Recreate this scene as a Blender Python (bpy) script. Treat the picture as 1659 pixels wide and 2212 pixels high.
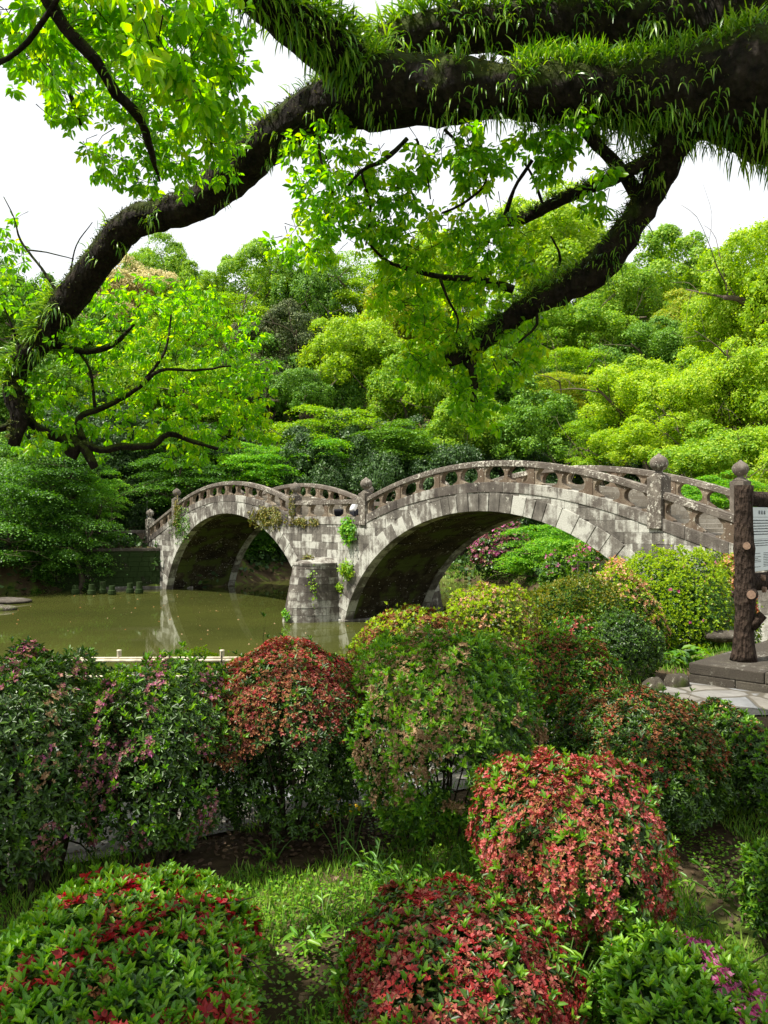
import bpy, math, random
import numpy as np
from mathutils import Vector, Matrix

# ------------------------------------------------------------------ camera, sky, sun
S = bpy.context.scene
for _o in list(bpy.data.objects): bpy.data.objects.remove(_o)
F, CX, HY, EYE = 1740.0, 829.5, 1118.0, 5.32       # survey: focal length, principal column, horizon row, eye height above the pond
COL = S.collection

cam = bpy.data.cameras.new('camera'); camo = bpy.data.objects.new('camera', cam); COL.objects.link(camo)
cam.sensor_fit = 'HORIZONTAL'; cam.sensor_width = 36.0; cam.lens = 36.0 * F / 1659.0
cam.shift_y = 12.0 / 2212.0 * 1.333
cam.clip_start = 0.05; cam.clip_end = 2000
camo.location = (0, 0, EYE); camo.rotation_euler = (math.radians(90), 0, 0)
S.camera = camo

SUN_EL = math.radians(60); SX, SY = -0.93, -0.37     # sun: high, from the left and a little behind
_n = math.hypot(SX, SY); SX /= _n; SY /= _n
SUN = Vector((SX * math.cos(SUN_EL), SY * math.cos(SUN_EL), math.sin(SUN_EL)))
w = bpy.data.worlds.new('World'); S.world = w; w.use_nodes = True
nt = w.node_tree; nt.nodes.clear()
sky = nt.nodes.new('ShaderNodeTexSky'); sky.sky_type = 'NISHITA'; sky.sun_disc = False
sky.sun_elevation = SUN_EL; sky.sun_rotation = math.atan2(SX, SY); sky.dust_density = 3.0; sky.air_density = 1.0
mixw = nt.nodes.new('ShaderNodeMixRGB'); mixw.inputs[0].default_value = 0.72
mixw.inputs[2].default_value = (14.6, 14.8, 14.8, 1)     # thin bright high cloud over the whole sky
bgn = nt.nodes.new('ShaderNodeBackground'); bgn.inputs['Strength'].default_value = 0.056
wo = nt.nodes.new('ShaderNodeOutputWorld')
nt.links.new(sky.outputs[0], mixw.inputs[1]); nt.links.new(mixw.outputs[0], bgn.inputs[0]); nt.links.new(bgn.outputs[0], wo.inputs[0])
sl = bpy.data.lights.new('sun', 'SUN'); sl.energy = 5.0; sl.angle = math.radians(0.5); sl.color = (1, 0.95, 0.86)
so = bpy.data.objects.new('sun', sl); COL.objects.link(so); so.rotation_euler = SUN.to_track_quat('Z', 'Y').to_euler()
S.view_settings.view_transform = 'Standard'; S.view_settings.look = 'None'; S.view_settings.gamma = 1
S.view_settings.exposure = 0.86
S.cycles.max_bounces = 6; S.cycles.diffuse_bounces = 3; S.cycles.transmission_bounces = 4; S.cycles.glossy_bounces = 2
S.cycles.caustics_reflective = False; S.cycles.caustics_refractive = False

rng = np.random.default_rng(7); random.seed(7)

# ------------------------------------------------------------------ helpers
def W(px, py, Z): return np.array([(px - CX) / F * Z, Z, EYE + (HY - py) / F * Z])
def V3(p): return Vector((float(p[0]), float(p[1]), float(p[2])))
def unit(a):
    a = np.asarray(a, float); n = np.linalg.norm(a, axis=-1, keepdims=True); n[n < 1e-9] = 1; return a / n
_K = np.random.default_rng(3).normal(size=(24, 3)); _PH = np.random.default_rng(4).uniform(0, 6.28, 24)
def nz(P, f=1.0, o=0):
    """cheap smooth noise, about -1..1"""
    P = np.asarray(P, float); r = 0
    for i in range(6):
        k = _K[(i + o * 6) % 24] * f * (1 + .35 * i); r = r + np.sin(P @ k + _PH[(i + o * 5) % 24]) / (1 + .35 * i)
    return r / 2.4

def mesh_np(name, verts, faces, smooth=False):
    """faces: int array (n,k) or a list of such arrays"""
    if not isinstance(faces, list): faces = [faces]
    faces = [np.asarray(f, dtype=np.int32) for f in faces if len(f)]
    me = bpy.data.meshes.new(name)
    verts = np.asarray(verts, dtype=np.float32)
    me.vertices.add(len(verts)); me.vertices.foreach_set('co', verts.ravel())
    nl = sum(f.size for f in faces); nf = sum(len(f) for f in faces)
    me.loops.add(nl); me.polygons.add(nf)
    me.loops.foreach_set('vertex_index', np.concatenate([f.ravel() for f in faces]))
    tot = np.concatenate([np.full(len(f), f.shape[1], dtype=np.int32) for f in faces])
    st = np.concatenate([[0], np.cumsum(tot)[:-1]]).astype(np.int32)
    me.polygons.foreach_set('loop_start', st)
    me.update(calc_edges=True); me.validate(clean_customdata=False)
    if smooth: me.polygons.foreach_set('use_smooth', [True] * len(me.polygons))
    return me

def link(name, me, mat=None, parent=None, objmat=False):
    o = bpy.data.objects.new(name, me); COL.objects.link(o)
    if mat is not None:
        if not me.materials: me.materials.append(mat)
        if objmat:
            o.material_slots[0].link = 'OBJECT'; o.material_slots[0].material = mat
    if parent is not None: o.parent = parent
    return o

def tag(o, label=None, cat=None, group=None, kind=None):
    if label: o['label'] = label
    if cat: o['category'] = cat
    if group: o['group'] = group
    if kind: o['kind'] = kind
    return o

def empty(name, loc, rz=0, label=None, cat=None, group=None):
    o = bpy.data.objects.new(name, None); COL.objects.link(o); o.location = V3(loc); o.rotation_euler = (0, 0, rz)
    o.empty_display_size = .3
    return tag(o, label, cat, group)

class MB:
    """small mesh collector"""
    def __init__(s): s.v = []; s.f = []
    def add(s, vs, fs):
        b = len(s.v); s.v += [tuple(map(float, v)) for v in vs]; s.f += [tuple(int(i) + b for i in f) for f in fs]; return s
    def box(s, x0, x1, y0, y1, z0, z1):
        return s.add([(x0,y0,z0),(x1,y0,z0),(x1,y1,z0),(x0,y1,z0),(x0,y0,z1),(x1,y0,z1),(x1,y1,z1),(x0,y1,z1)],
                     [(0,3,2,1),(4,5,6,7),(0,1,5,4),(1,2,6,5),(2,3,7,6),(3,0,4,7)])
    def prism(s, poly, y0, y1):
        """poly: list of (x,z), counter-clockwise seen from -y; extruded y0..y1"""
        n = len(poly)
        vs = [(x, y0, z) for x, z in poly] + [(x, y1, z) for x, z in poly]
        fs = [tuple(range(n)), tuple(range(2*n-1, n-1, -1))] + [(i, i+n, (i+1) % n + n, (i+1) % n) for i in range(n)]
        return s.add(vs, fs)
    def lathe(s, prof, c=(0,0,0), n=16):
        """prof: list of (r,z)"""
        vs = []; fs = []
        for r, z in prof:
            for k in range(n):
                a = 2*math.pi*k/n; vs.append((c[0]+r*math.cos(a), c[1]+r*math.sin(a), c[2]+z))
        for i in range(len(prof)-1):
            for k in range(n):
                fs.append((i*n+k, i*n+(k+1)%n, (i+1)*n+(k+1)%n, (i+1)*n+k))
        fs.append(tuple(range(n-1, -1, -1))); fs.append(tuple((len(prof)-1)*n+k for k in range(n)))
        return s.add(vs, fs)
    def tube(s, pts, rad, n=8, rough=0.0, seed=0):
        v, f, caps = tube_np(pts, rad, n, rough, seed)
        return s.add(v, [tuple(q) for q in f] + [tuple(c) for c in caps])
    def mesh(s, name, smooth=False):
        me = bpy.data.meshes.new(name); me.from_pydata(s.v, [], s.f); me.update()
        if smooth: me.polygons.foreach_set('use_smooth', [True] * len(me.polygons))
        return me
    def build(s, name, mat, parent=None, smooth=False, bevel=0):
        o = link(name, s.mesh(name, smooth), mat, parent)
        if bevel:
            m = o.modifiers.new('b', 'BEVEL'); m.width = bevel; m.segments = 2; m.limit_method = 'ANGLE'
        return o

def smooth_path(P, R, step):
    """Catmull-Rom through P with radii R"""
    P = np.asarray(P, float); R = np.asarray(R, float); out = []; ro = []
    Q = np.vstack([2*P[0]-P[1], P, 2*P[-1]-P[-2]]); RR = np.concatenate([[R[0]], R, [R[-1]]])
    for i in range(len(P)-1):
        a, b, c, d = Q[i], Q[i+1], Q[i+2], Q[i+3]
        n = max(2, int(np.linalg.norm(c-b)/step))
        for t in np.linspace(0, 1, n, endpoint=False):
            out.append(.5*((2*b)+(-a+c)*t+(2*a-5*b+4*c-d)*t*t+(-a+3*b-3*c+d)*t**3)); ro.append(RR[i+1]*(1-t)+RR[i+2]*t)
    out.append(P[-1]); ro.append(R[-1])
    return np.array(out), np.array(ro)

def tube_np(P, R, n=8, rough=0.0, seed=0):
    P = np.asarray(P, float); R = np.asarray(R, float) if np.ndim(R) else np.full(len(P), float(R))
    T = unit(np.gradient(P, axis=0)); up = np.array([0, 0, 1.0])
    if abs(T[0] @ up) > .9: up = np.array([1.0, 0, 0])
    A = []; a = unit(np.cross(T[0], up))
    for t in T:
        a = unit(a - t*(a @ t)); A.append(a)
    A = np.array(A); B = np.cross(T, A)
    th = np.linspace(0, 2*np.pi, n, endpoint=False)
    ring = A[:, None, :]*np.cos(th)[None, :, None] + B[:, None, :]*np.sin(th)[None, :, None]
    rr = R[:, None]*np.ones(n)[None]
    V = P[:, None, :] + ring*rr[..., None]
    if rough > 0:
        V = V + ring*(rr*(rough*(nz(V, 6/ max(R.max(), .02)*.12, seed % 3) + .5*nz(V, 22/max(R.max(), .02)*.12, 1))))[..., None]
    m = len(P); i = np.arange(m-1)[:, None]*n; k = np.arange(n)[None]; k2 = (k+1) % n
    f = np.stack([i+k, i+k2, i+n+k2, i+n+k], -1).reshape(-1, 4)
    return V.reshape(-1, 3), f, [list(range(n-1, -1, -1)), [(m-1)*n+j for j in range(n)]]

# leaf templates: x across, y along, z up
LEAF = (np.array([[0,0,0],[.42,.28,.10],[.36,.68,.08],[0,1,-.10],[-.36,.68,.08],[-.42,.28,.10]]), np.array([[0,1,2,3],[0,3,4,5]]))
KITE = (np.array([[0,0,0],[.5,.5,.08],[0,1,-.08],[-.5,.5,.08]]), np.array([[0,1,2,3]]))
CARD = (np.array([[-.35,0,0],[.35,.1,.1],[.4,.9,-.05],[-.3,1,.12]]), np.array([[0,1,2,3]]))
def scatter(tpl, pos, d, n, L, wd):
    """leaves at pos, pointing along d, facing n, length L, width wd"""
    tv, tf = tpl; N = len(pos); d = unit(d); x = unit(np.cross(d, n)); z = np.cross(x, d)
    L = np.broadcast_to(L, (N,)); wd = np.broadcast_to(wd, (N,))
    V = pos[:, None] + x[:, None]*(tv[None, :, 0:1]*wd[:, None, None]) + d[:, None]*(tv[None, :, 1:2]*L[:, None, None]) + z[:, None]*(tv[None, :, 2:3]*L[:, None, None])
    f = tf[None] + (np.arange(N)*len(tv))[:, None, None]
    return V.reshape(-1, 3), f.reshape(-1, tf.shape[1])
def rdir(N, g=None):
    g = g or rng; return unit(g.normal(size=(N, 3)))

# ------------------------------------------------------------------ materials
def newmat(name):
    m = bpy.data.materials.new(name); m.use_nodes = True; t = m.node_tree; t.nodes.clear()
    return m, t, (lambda k, **kw: _nd(t, k, kw)), t.links.new
def _nd(t, k, kw):
    n = t.nodes.new('ShaderNode' + k)
    for a, b in kw.items():
        if a in n.inputs: n.inputs[a].default_value = b
        else: setattr(n, a, b)
    return n
def ramp(N, stops, interp='LINEAR'):
    r = N('ValToRGB'); e = r.color_ramp.elements; r.color_ramp.interpolation = interp
    while len(e) < len(stops): e.new(.5)
    for i, (p, c) in enumerate(stops):
        e[i].position = p; e[i].color = (c[0], c[1], c[2], 1)
    return r
def leafmat(name, cols, trans=.35, rough=.5, nscale=.6, nvar=.35, tcol=None, spec=.4, seasonal=None):
    """cols: colours picked per leaf; large noise patches make neighbouring leaves vary together"""
    m, t, N, L = newmat(name)
    g = N('NewGeometry'); tc = N('TexCoord'); no = N('TexNoise', **{'Scale': nscale, 'Detail': 3.0})
    L(tc.outputs['Object'], no.inputs['Vector'])
    r = ramp(N, [((i+.5)/len(cols), c) for i, c in enumerate(cols)])
    mm = N('Math', operation='MULTIPLY_ADD'); mm.inputs[1].default_value = nvar*3; mm.inputs[2].default_value = -nvar*1.5
    L(no.outputs[0], mm.inputs[0]); ad = N('Math', operation='ADD', use_clamp=True)
    L(g.outputs['Random Per Island'], ad.inputs[0]); L(mm.outputs[0], ad.inputs[1]); L(ad.outputs[0], r.inputs[0])
    p = N('BsdfPrincipled', **{'Roughness': rough, 'Specular IOR Level': spec}); L(r.outputs[0], p.inputs['Base Color'])
    tr = N('BsdfTranslucent'); hs = N('HueSaturation', **{'Hue': .494, 'Saturation': 1.12, 'Value': 1.9}); L(r.outputs[0], hs.inputs['Color']); L(hs.outputs[0], tr.inputs[0])
    mx = N('MixShader'); mx.inputs[0].default_value = trans; L(p.outputs[0], mx.inputs[1]); L(tr.outputs[0], mx.inputs[2])
    o = N('OutputMaterial'); L(mx.outputs[0], o.inputs[0]); return m
def barkmat(name, c1, c2, moss=None, mamount=.5, scale=8):
    m, t, N, L = newmat(name); tc = N('TexCoord')
    n1 = N('TexNoise', **{'Scale': scale, 'Detail': 8.0, 'Roughness': .7}); L(tc.outputs['Object'], n1.inputs['Vector'])
    r = ramp(N, [(.35, c1), (.7, c2)]); L(n1.outputs[0], r.inputs[0]); base = r.outputs[0]
    if moss:
        n2 = N('TexNoise', **{'Scale': scale*.45, 'Detail': 5.0}); L(tc.outputs['Object'], n2.inputs['Vector'])
        ge = N('NewGeometry'); sp = N('SeparateXYZ'); L(ge.outputs['Normal'], sp.inputs[0])
        ma = N('Math', operation='MULTIPLY_ADD'); ma.inputs[1].default_value = .35; L(sp.outputs[2], ma.inputs[0]); L(n2.outputs[0], ma.inputs[2])
        r2 = ramp(N, [(.72-mamount*.3, (0,0,0)), (.86-mamount*.3, (1,1,1))]); L(ma.outputs[0], r2.inputs[0])
        mx = N('MixRGB'); L(r2.outputs[0], mx.inputs[0]); L(base, mx.inputs[1]); mx.inputs[2].default_value = (*moss, 1); base = mx.outputs[0]
    p = N('BsdfPrincipled', **{'Roughness': .92, 'Specular IOR Level': .15}); L(base, p.inputs['Base Color'])
    vo = N('TexVoronoi', **{'Scale': scale*2.2}); mp = N('Mapping'); mp.inputs['Scale'].default_value = (1, 1, .35); L(tc.outputs['Object'], mp.inputs[0]); L(mp.outputs[0], vo.inputs['Vector'])
    hm = N('Math', operation='ADD'); L(n1.outputs[0], hm.inputs[0]); L(vo.outputs[0], hm.inputs[1])
    b = N('Bump', **{'Strength': 1.0, 'Distance': .05}); L(hm.outputs[0], b.inputs['Height']); L(b.outputs[0], p.inputs['Normal'])
    o = N('OutputMaterial'); L(p.outputs[0], o.inputs[0]); return m
def stonemat(name, dark, mid, pale, lichen=(.62,.60,.50), scale=1.0, moss=(.07,.09,.02), mossamt=.0, streak=True, amt=.5, isl=.16, lich=.36, splot=.66):
    m, t, N, L = newmat(name); tc = N('TexCoord'); ge = N('NewGeometry')
    no = N('TexNoise', **{'Scale': 1.1*scale, 'Detail': 6.0, 'Roughness': .65}); L(tc.outputs['Object'], no.inputs['Vector'])
    mm = N('Math', operation='MULTIPLY_ADD'); mm.inputs[1].default_value = isl*1.0; L(ge.outputs['Random Per Island'], mm.inputs[0]); L(no.outputs[0], mm.inputs[2])
    st = N('TexNoise', **{'Scale': 3.0*scale, 'Detail': 5.0, 'Roughness': .6}); mp = N('Mapping'); mp.inputs['Scale'].default_value = (1.6, 1.6, .22)
    L(tc.outputs['Object'], mp.inputs[0]); L(mp.outputs[0], st.inputs['Vector'])
    m2 = N('Math', operation='MULTIPLY_ADD'); m2.inputs[1].default_value = .46 if streak else .2; L(st.outputs[0], m2.inputs[0]); L(mm.outputs[0], m2.inputs[2])
    r = ramp(N, [(.62, dark), (.86, mid), (1.0, pale)])
    sc = N('Math', operation='MULTIPLY_ADD'); sc.inputs[1].default_value = 1.0; sc.inputs[2].default_value = (.005 if streak else -.04) + .12*(amt-.5)*2; L(m2.outputs[0], sc.inputs[0]); L(sc.outputs[0], r.inputs[0])
    base = r.outputs[0]
    # fine grain
    gn = N('TexNoise', **{'Scale': 26*scale, 'Detail': 4.0, 'Roughness': .8}); L(tc.outputs['Object'], gn.inputs['Vector'])
    gr = ramp(N, [(.3, (.55,.53,.5)), (.7, (1.3,1.3,1.28))]); L(gn.outputs[0], gr.inputs[0])
    mg = N('MixRGB', blend_type='MULTIPLY'); mg.inputs[0].default_value = .85; L(base, mg.inputs[1]); L(gr.outputs[0], mg.inputs[2]); base = mg.outputs[0]
    # lichen spots
    vo = N('TexVoronoi', **{'Scale': 5.5*scale, 'Randomness': 1.0}); n3 = N('TexNoise', **{'Scale': 14*scale, 'Detail': 3.0})
    L(tc.outputs['Object'], vo.inputs['Vector']); L(tc.outputs['Object'], n3.inputs['Vector'])
    a3 = N('Math', operation='MULTIPLY_ADD'); a3.inputs[1].default_value = .5; L(n3.outputs[0], a3.inputs[0]); L(vo.outputs['Distance'], a3.inputs[2])
    r3 = ramp(N, [(lich-.02, (1,1,1)), (lich+.02, (0,0,0))]); L(a3.outputs[0], r3.inputs[0])
    mx = N('MixRGB'); L(r3.outputs[0], mx.inputs[0]); L(base, mx.inputs[1]); mx.inputs[2].default_value = (*lichen, 1); base = mx.outputs[0]
    n5 = N('TexNoise', **{'Scale': 5.0*scale, 'Detail': 9.0, 'Roughness': .82}); L(tc.outputs['Object'], n5.inputs['Vector'])
    n6 = N('TexNoise', **{'Scale': .5*scale, 'Detail': 3.0}); L(tc.outputs['Object'], n6.inputs['Vector'])
    a6 = N('Math', operation='MULTIPLY_ADD'); a6.inputs[1].default_value = .35; L(n6.outputs[0], a6.inputs[0]); L(n5.outputs[0], a6.inputs[2])
    r5 = ramp(N, [(splot+.12, (0,0,0)), (splot+.17, (.8,.8,.8))]); L(a6.outputs[0], r5.inputs[0])
    mx5 = N('MixRGB'); L(r5.outputs[0], mx5.inputs[0]); L(base, mx5.inputs[1]); mx5.inputs[2].default_value = (*lichen, 1); base = mx5.outputs[0]
    if mossamt > 0:
        n4 = N('TexNoise', **{'Scale': .9*scale, 'Detail': 6.0}); L(tc.outputs['Object'], n4.inputs['Vector'])
        r4 = ramp(N, [(.62-mossamt*.35, (0,0,0)), (.72-mossamt*.35, (1,1,1))]); L(n4.outputs[0], r4.inputs[0])
        mx4 = N('MixRGB'); L(r4.outputs[0], mx4.inputs[0]); L(base, mx4.inputs[1]); mx4.inputs[2].default_value = (*moss, 1); base = mx4.outputs[0]
    p = N('BsdfPrincipled', **{'Roughness': .9, 'Specular IOR Level': .2}); L(base, p.inputs['Base Color'])
    b = N('Bump', **{'Strength': .7, 'Distance': .03}); ah = N('Math', operation='ADD'); L(gn.outputs[0], ah.inputs[0]); L(no.outputs[0], ah.inputs[1]); L(ah.outputs[0], b.inputs['Height']); L(b.outputs[0], p.inputs['Normal'])
    o = N('OutputMaterial'); L(p.outputs[0], o.inputs[0]); return m
def plain(name, c, rough=.6, spec=.3, var=.15, scale=10):
    m, t, N, L = newmat(name); tc = N('TexCoord'); n = N('TexNoise', **{'Scale': float(scale), 'Detail': 4.0}); L(tc.outputs['Object'], n.inputs['Vector'])
    r = ramp(N, [(.3, tuple(x*(1-var) for x in c)), (.7, tuple(min(1, x*(1+var)) for x in c))]); L(n.outputs[0], r.inputs[0])
    p = N('BsdfPrincipled', **{'Roughness': rough, 'Specular IOR Level': spec}); L(r.outputs[0], p.inputs['Base Color'])
    o = N('OutputMaterial'); L(p.outputs[0], o.inputs[0]); return m

M = {}
M['camphor']  = leafmat('camphor_leaf',  [(.10,.24,.009),(.16,.32,.011),(.22,.38,.014),(.30,.43,.02)], .34, .55, .35, .3)
M['lime']     = leafmat('lime_leaf',     [(.17,.31,.008),(.24,.39,.01),(.29,.44,.015),(.42,.52,.04)], .44, .55, .35, .3)
M['green']    = leafmat('green_leaf',    [(.055,.16,.010),(.09,.22,.012),(.13,.28,.015),(.18,.33,.02)], .25, .55, .35, .3)
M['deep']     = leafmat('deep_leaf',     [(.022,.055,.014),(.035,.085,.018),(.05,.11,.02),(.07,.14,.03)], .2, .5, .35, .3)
M['olive']    = leafmat('olive_leaf',    [(.03,.055,.012),(.05,.085,.018),(.08,.12,.02),(.16,.19,.07)], .15, .7, .4, .3)
M['brown']    = leafmat('brown_leaf',    [(.05,.065,.018),(.08,.09,.025),(.08,.12,.02),(.15,.14,.05)], .15, .7, .4, .3)
M['cream']    = leafmat('cream_leaf',    [(.20,.26,.06),(.42,.38,.16),(.55,.48,.24),(.62,.55,.30)], .3, .6, .4, .3)
M['yellowing']= leafmat('yellowing_leaf',[(.15,.27,.012),(.22,.34,.015),(.32,.40,.02),(.42,.38,.03)], .3, .6, .4, .3)
M['maple']    = leafmat('maple_leaf',    [(.06,.20,.015),(.10,.30,.02),(.16,.38,.025),(.24,.44,.03)], .35, .5, .4, .3)
M['shademaple']= leafmat('shaded_maple_leaf',[(.025,.08,.010),(.045,.13,.012),(.07,.19,.015),(.11,.26,.02)], .3, .5, .4, .3)  # darker copy of the maple leaf, shade put into its colour
M['near']     = leafmat('overhead_leaf', [(.08,.24,.008),(.12,.31,.010),(.17,.38,.012),(.25,.45,.018)], .64, .35, 1.2, .25)
M['nearyel']  = leafmat('overhead_young_leaf', [(.17,.36,.010),(.22,.42,.012),(.28,.46,.015),(.36,.46,.03)], .64, .35, 1.2, .25)
M['fern']     = leafmat('fern_blade',    [(.05,.14,.010),(.09,.22,.014),(.16,.31,.018),(.28,.42,.05)], .35, .35, 3, .25)
M['bark']     = barkmat('dark_bark', (.006,.005,.004), (.04,.03,.021), (.04,.055,.008), .62, 13)
M['bark2']    = barkmat('grey_bark', (.06,.045,.035), (.16,.12,.09), (.06,.08,.02), .3, 3)
M['azgreen']  = leafmat('azalea_leaf',   [(.020,.065,.008),(.038,.11,.010),(.07,.165,.010),(.14,.27,.015)], .18, .45, 2.5, .3, spec=.35)
M['azyoung']  = leafmat('azalea_young_leaf', [(.08,.22,.015),(.12,.28,.02),(.20,.36,.025)], .3, .4, 2.5, .3)
M['azdark']   = leafmat('azalea_dark_leaf', [(.016,.042,.006),(.028,.066,.008),(.045,.10,.010),(.075,.15,.014)], .14, .42, 2.5, .3, spec=.4)
M['azyellow'] = leafmat('azalea_yellow_leaf', [(.16,.29,.010),(.25,.38,.012),(.36,.46,.02)], .35, .45, 2.5, .3)
M['azolive']  = leafmat('azalea_olive_leaf', [(.05,.12,.012),(.10,.15,.012),(.17,.19,.014),(.22,.20,.018)], .25, .45, 2.0, .3)
M['fred']     = leafmat('faded_red_petal', [(.18,.02,.018),(.32,.045,.035),(.46,.10,.075),(.40,.17,.10),(.58,.14,.15)], .3, .6, 4, .2)
M['fcrimson'] = leafmat('crimson_petal', [(.20,.012,.016),(.32,.02,.02),(.42,.04,.035)], .3, .55, 4, .2)
M['frust']    = leafmat('rusty_withered_petal', [(.10,.028,.012),(.19,.05,.018),(.28,.10,.035),(.32,.17,.06)], .2, .75, 4, .25)
M['fcoral']   = leafmat('dried_crimson_petal', [(.14,.016,.014),(.24,.035,.03),(.34,.07,.055),(.42,.15,.11)], .3, .6, 4, .2)
M['fbrown']   = leafmat('brown_withered_petal', [(.20,.11,.05),(.28,.17,.09),(.36,.25,.14)], .25, .8, 4, .2)
M['fpeach']   = leafmat('peach_petal', [(.50,.22,.10),(.62,.34,.18),(.68,.46,.30)], .3, .6, 4, .2)
M['fpink']    = leafmat('pink_petal', [(.45,.06,.22),(.58,.12,.32),(.62,.25,.42)], .3, .55, 4, .2)
M['fmauve']   = leafmat('mauve_withered_petal', [(.24,.08,.10),(.34,.14,.14),(.36,.20,.12),(.40,.10,.24)], .25, .7, 4, .2)
M['fyellow']  = leafmat('yellow_petal', [(.75,.45,.01),(.8,.55,.02)], .2, .6, 4, .1)
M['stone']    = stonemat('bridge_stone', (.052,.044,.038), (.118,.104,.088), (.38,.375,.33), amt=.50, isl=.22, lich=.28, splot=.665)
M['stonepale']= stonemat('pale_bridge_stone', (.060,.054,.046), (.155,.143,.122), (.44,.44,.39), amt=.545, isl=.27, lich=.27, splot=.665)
M['rail']     = stonemat('rail_stone', (.10,.085,.07), (.225,.20,.165), (.42,.41,.35), scale=1.4, amt=.57, splot=.61, lich=.34, streak=False)
M['baluster'] = stonemat('baluster_stone', (.11,.08,.055), (.24,.20,.145), (.42,.39,.32), scale=1.4, amt=.62, streak=False)
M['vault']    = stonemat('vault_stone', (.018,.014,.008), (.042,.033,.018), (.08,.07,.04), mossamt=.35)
M['shadedmoss']= stonemat('shaded_mossy_stone', (.014,.016,.008), (.03,.028,.016), (.08,.08,.05), moss=(.02,.038,.008), mossamt=.8)  # real moss, with the base colour also darkened to stand in for tree shade
M['greystone']= stonemat('grey_plinth_stone', (.07,.06,.048), (.13,.115,.09), (.24,.22,.18), scale=3, amt=.5, streak=False, lich=.2, splot=.66, lichen=(.34,.33,.28))
M['rock']     = stonemat('boulder_stone', (.07,.06,.045), (.15,.13,.10), (.28,.26,.22), scale=4, amt=.5, mossamt=.2, streak=False)
M['deck']     = stonemat('deck_stone', (.30,.27,.22), (.44,.41,.35), (.56,.54,.48), amt=.6, streak=False)
M['mortar']   = plain('mortar', (.12,.105,.085), .95, .1)
M['bamboo']   = plain('bamboo', (.50,.44,.33), .5, .3, .25, 14)
M['cord']     = plain('black_cord', (.02,.018,.015), .8)
M['cut']      = plain('cut_wood', (.26,.17,.12), .8, .1, .3, 60)
M['white']    = plain('white_cloth', (.78,.78,.78), .9, .1, .04)
M['blackcloth']= plain('black_cloth', (.015,.016,.022), .8, .2)
M['skin']     = plain('skin', (.42,.26,.18), .6, .3, .05)
M['panel']    = plain('sign_panel', (.74,.82,.84), .35, .4, .03, 4)
M['ink']      = plain('sign_ink', (.10,.12,.13), .7)
M['metal']    = plain('grey_metal', (.25,.26,.25), .5, .4)
M['lampglass']= plain('lamp_glass', (.55,.60,.58), .4, .4)
M['stem']     = plain('green_stem', (.08,.16,.03), .6)
M['twig']     = barkmat('shrub_bark', (.05,.04,.025), (.15,.12,.075), None, 0, 30)
M['drybark']  = plain('dry_twig', (.28,.24,.2), .8)
M['litter']   = leafmat('dead_leaf', [(.05,.03,.018),(.10,.06,.035),(.15,.095,.055),(.22,.15,.09)], .1, .8, 5, .2)
M['grass']    = leafmat('grass_blade', [(.06,.17,.015),(.10,.24,.02),(.16,.32,.03),(.24,.38,.05)], .35, .5, 1.2, .3)

# ------------------------------------------------------------------ ground, water
POND = np.array([(-160,12),(-8,12),(0,12.5),(3,14),(6,18),(8.2,23),(9.9,25.5),(14.3,28.8),(13.5,33),(9.6,37),(8.6,42),(9.4,48),(10.6,56),(10.6,63),(8,67),(0,70),(-7,71),
                 (-10.5,66),(-11.7,62.8),(-16.1,60.5),(-24,59.3),(-26.6,56),(-27,52),(-40,50),(-160,46)], float)
def pond_sd(P):
    """signed distance, positive on land"""
    d = np.full(len(P), 1e9); inside = np.zeros(len(P), bool)
    for i in range(len(POND)):
        a, b = POND[i], POND[(i+1) % len(POND)]; ab = b-a
        t = np.clip(((P-a) @ ab)/(ab @ ab), 0, 1); q = a + t[:, None]*ab; d = np.minimum(d, np.hypot(*(P-q).T))
        c = ((a[1] > P[:, 1]) != (b[1] > P[:, 1])); xx = a[0] + (P[:, 1]-a[1])/(b[1]-a[1] if b[1] != a[1] else 1e-9)*(b[0]-a[0])
        inside ^= c & (P[:, 0] < xx)
    return np.where(inside, -d, d)
def ground_h(X, Y):
    X = np.atleast_1d(np.asarray(X, float)); Y = np.atleast_1d(np.asarray(Y, float)); P = np.stack([X.ravel(), Y.ravel()], 1)
    d = pond_sd(P); x, y = P.T
    near = (y < 30) | ((x > 9) & (y < 33))
    land = np.where(near, -1.6, -4.0)
    f = np.clip((y-30)/14, 0, 1)
    land = np.where((x > 9) & (y < 66), -1.6*(1-f) + -3.6*f, land)
    land = np.where((x < -13) & (y > 40), -2.2, land)
    bw = np.where(near, 4.4, 2.2); bw = np.where((x < -13) & (y > 40), .6, bw)
    hill = np.clip(y - 76, 0, 70)*.55 + np.clip(x-18, 0, 60)*np.clip((y-45)/30, 0, 1)*.18 + np.clip(-x-24, 0, 60)*np.clip((y-50)/30, 0, 1)*.15
    land = land + hill + .25*nz(np.stack([x, y, 0*x], 1), .15)*(y > 40) + .02*nz(np.stack([x, y, 0*x], 1), 1.4)
    t = np.clip(d/bw, 0, 1); z = np.where(d > 0, -5.5 + (land+5.5)*t, -5.5 - np.clip(-d, 0, 2)*.5)
    return (z + EYE).reshape(X.shape)
def gz(x, y): return float(ground_h(x, y)[0])
xs = np.concatenate([np.linspace(-900,-90,12), np.linspace(-80,-8,40), np.arange(-7,8,.16), np.linspace(8.5,80,50), np.linspace(90,900,12)])
ys = np.concatenate([[-60,-20,-6], np.arange(0,12,.16), np.arange(12.5,90,.75), np.linspace(92,160,24), np.linspace(180,900,8)])
gx, gy = np.meshgrid(xs, ys); gzz = ground_h(gx.ravel(), gy.ravel()).reshape(gx.shape)
nv = len(xs); ii, jj = np.meshgrid(np.arange(len(ys)-1), np.arange(nv-1), indexing='ij')
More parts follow.
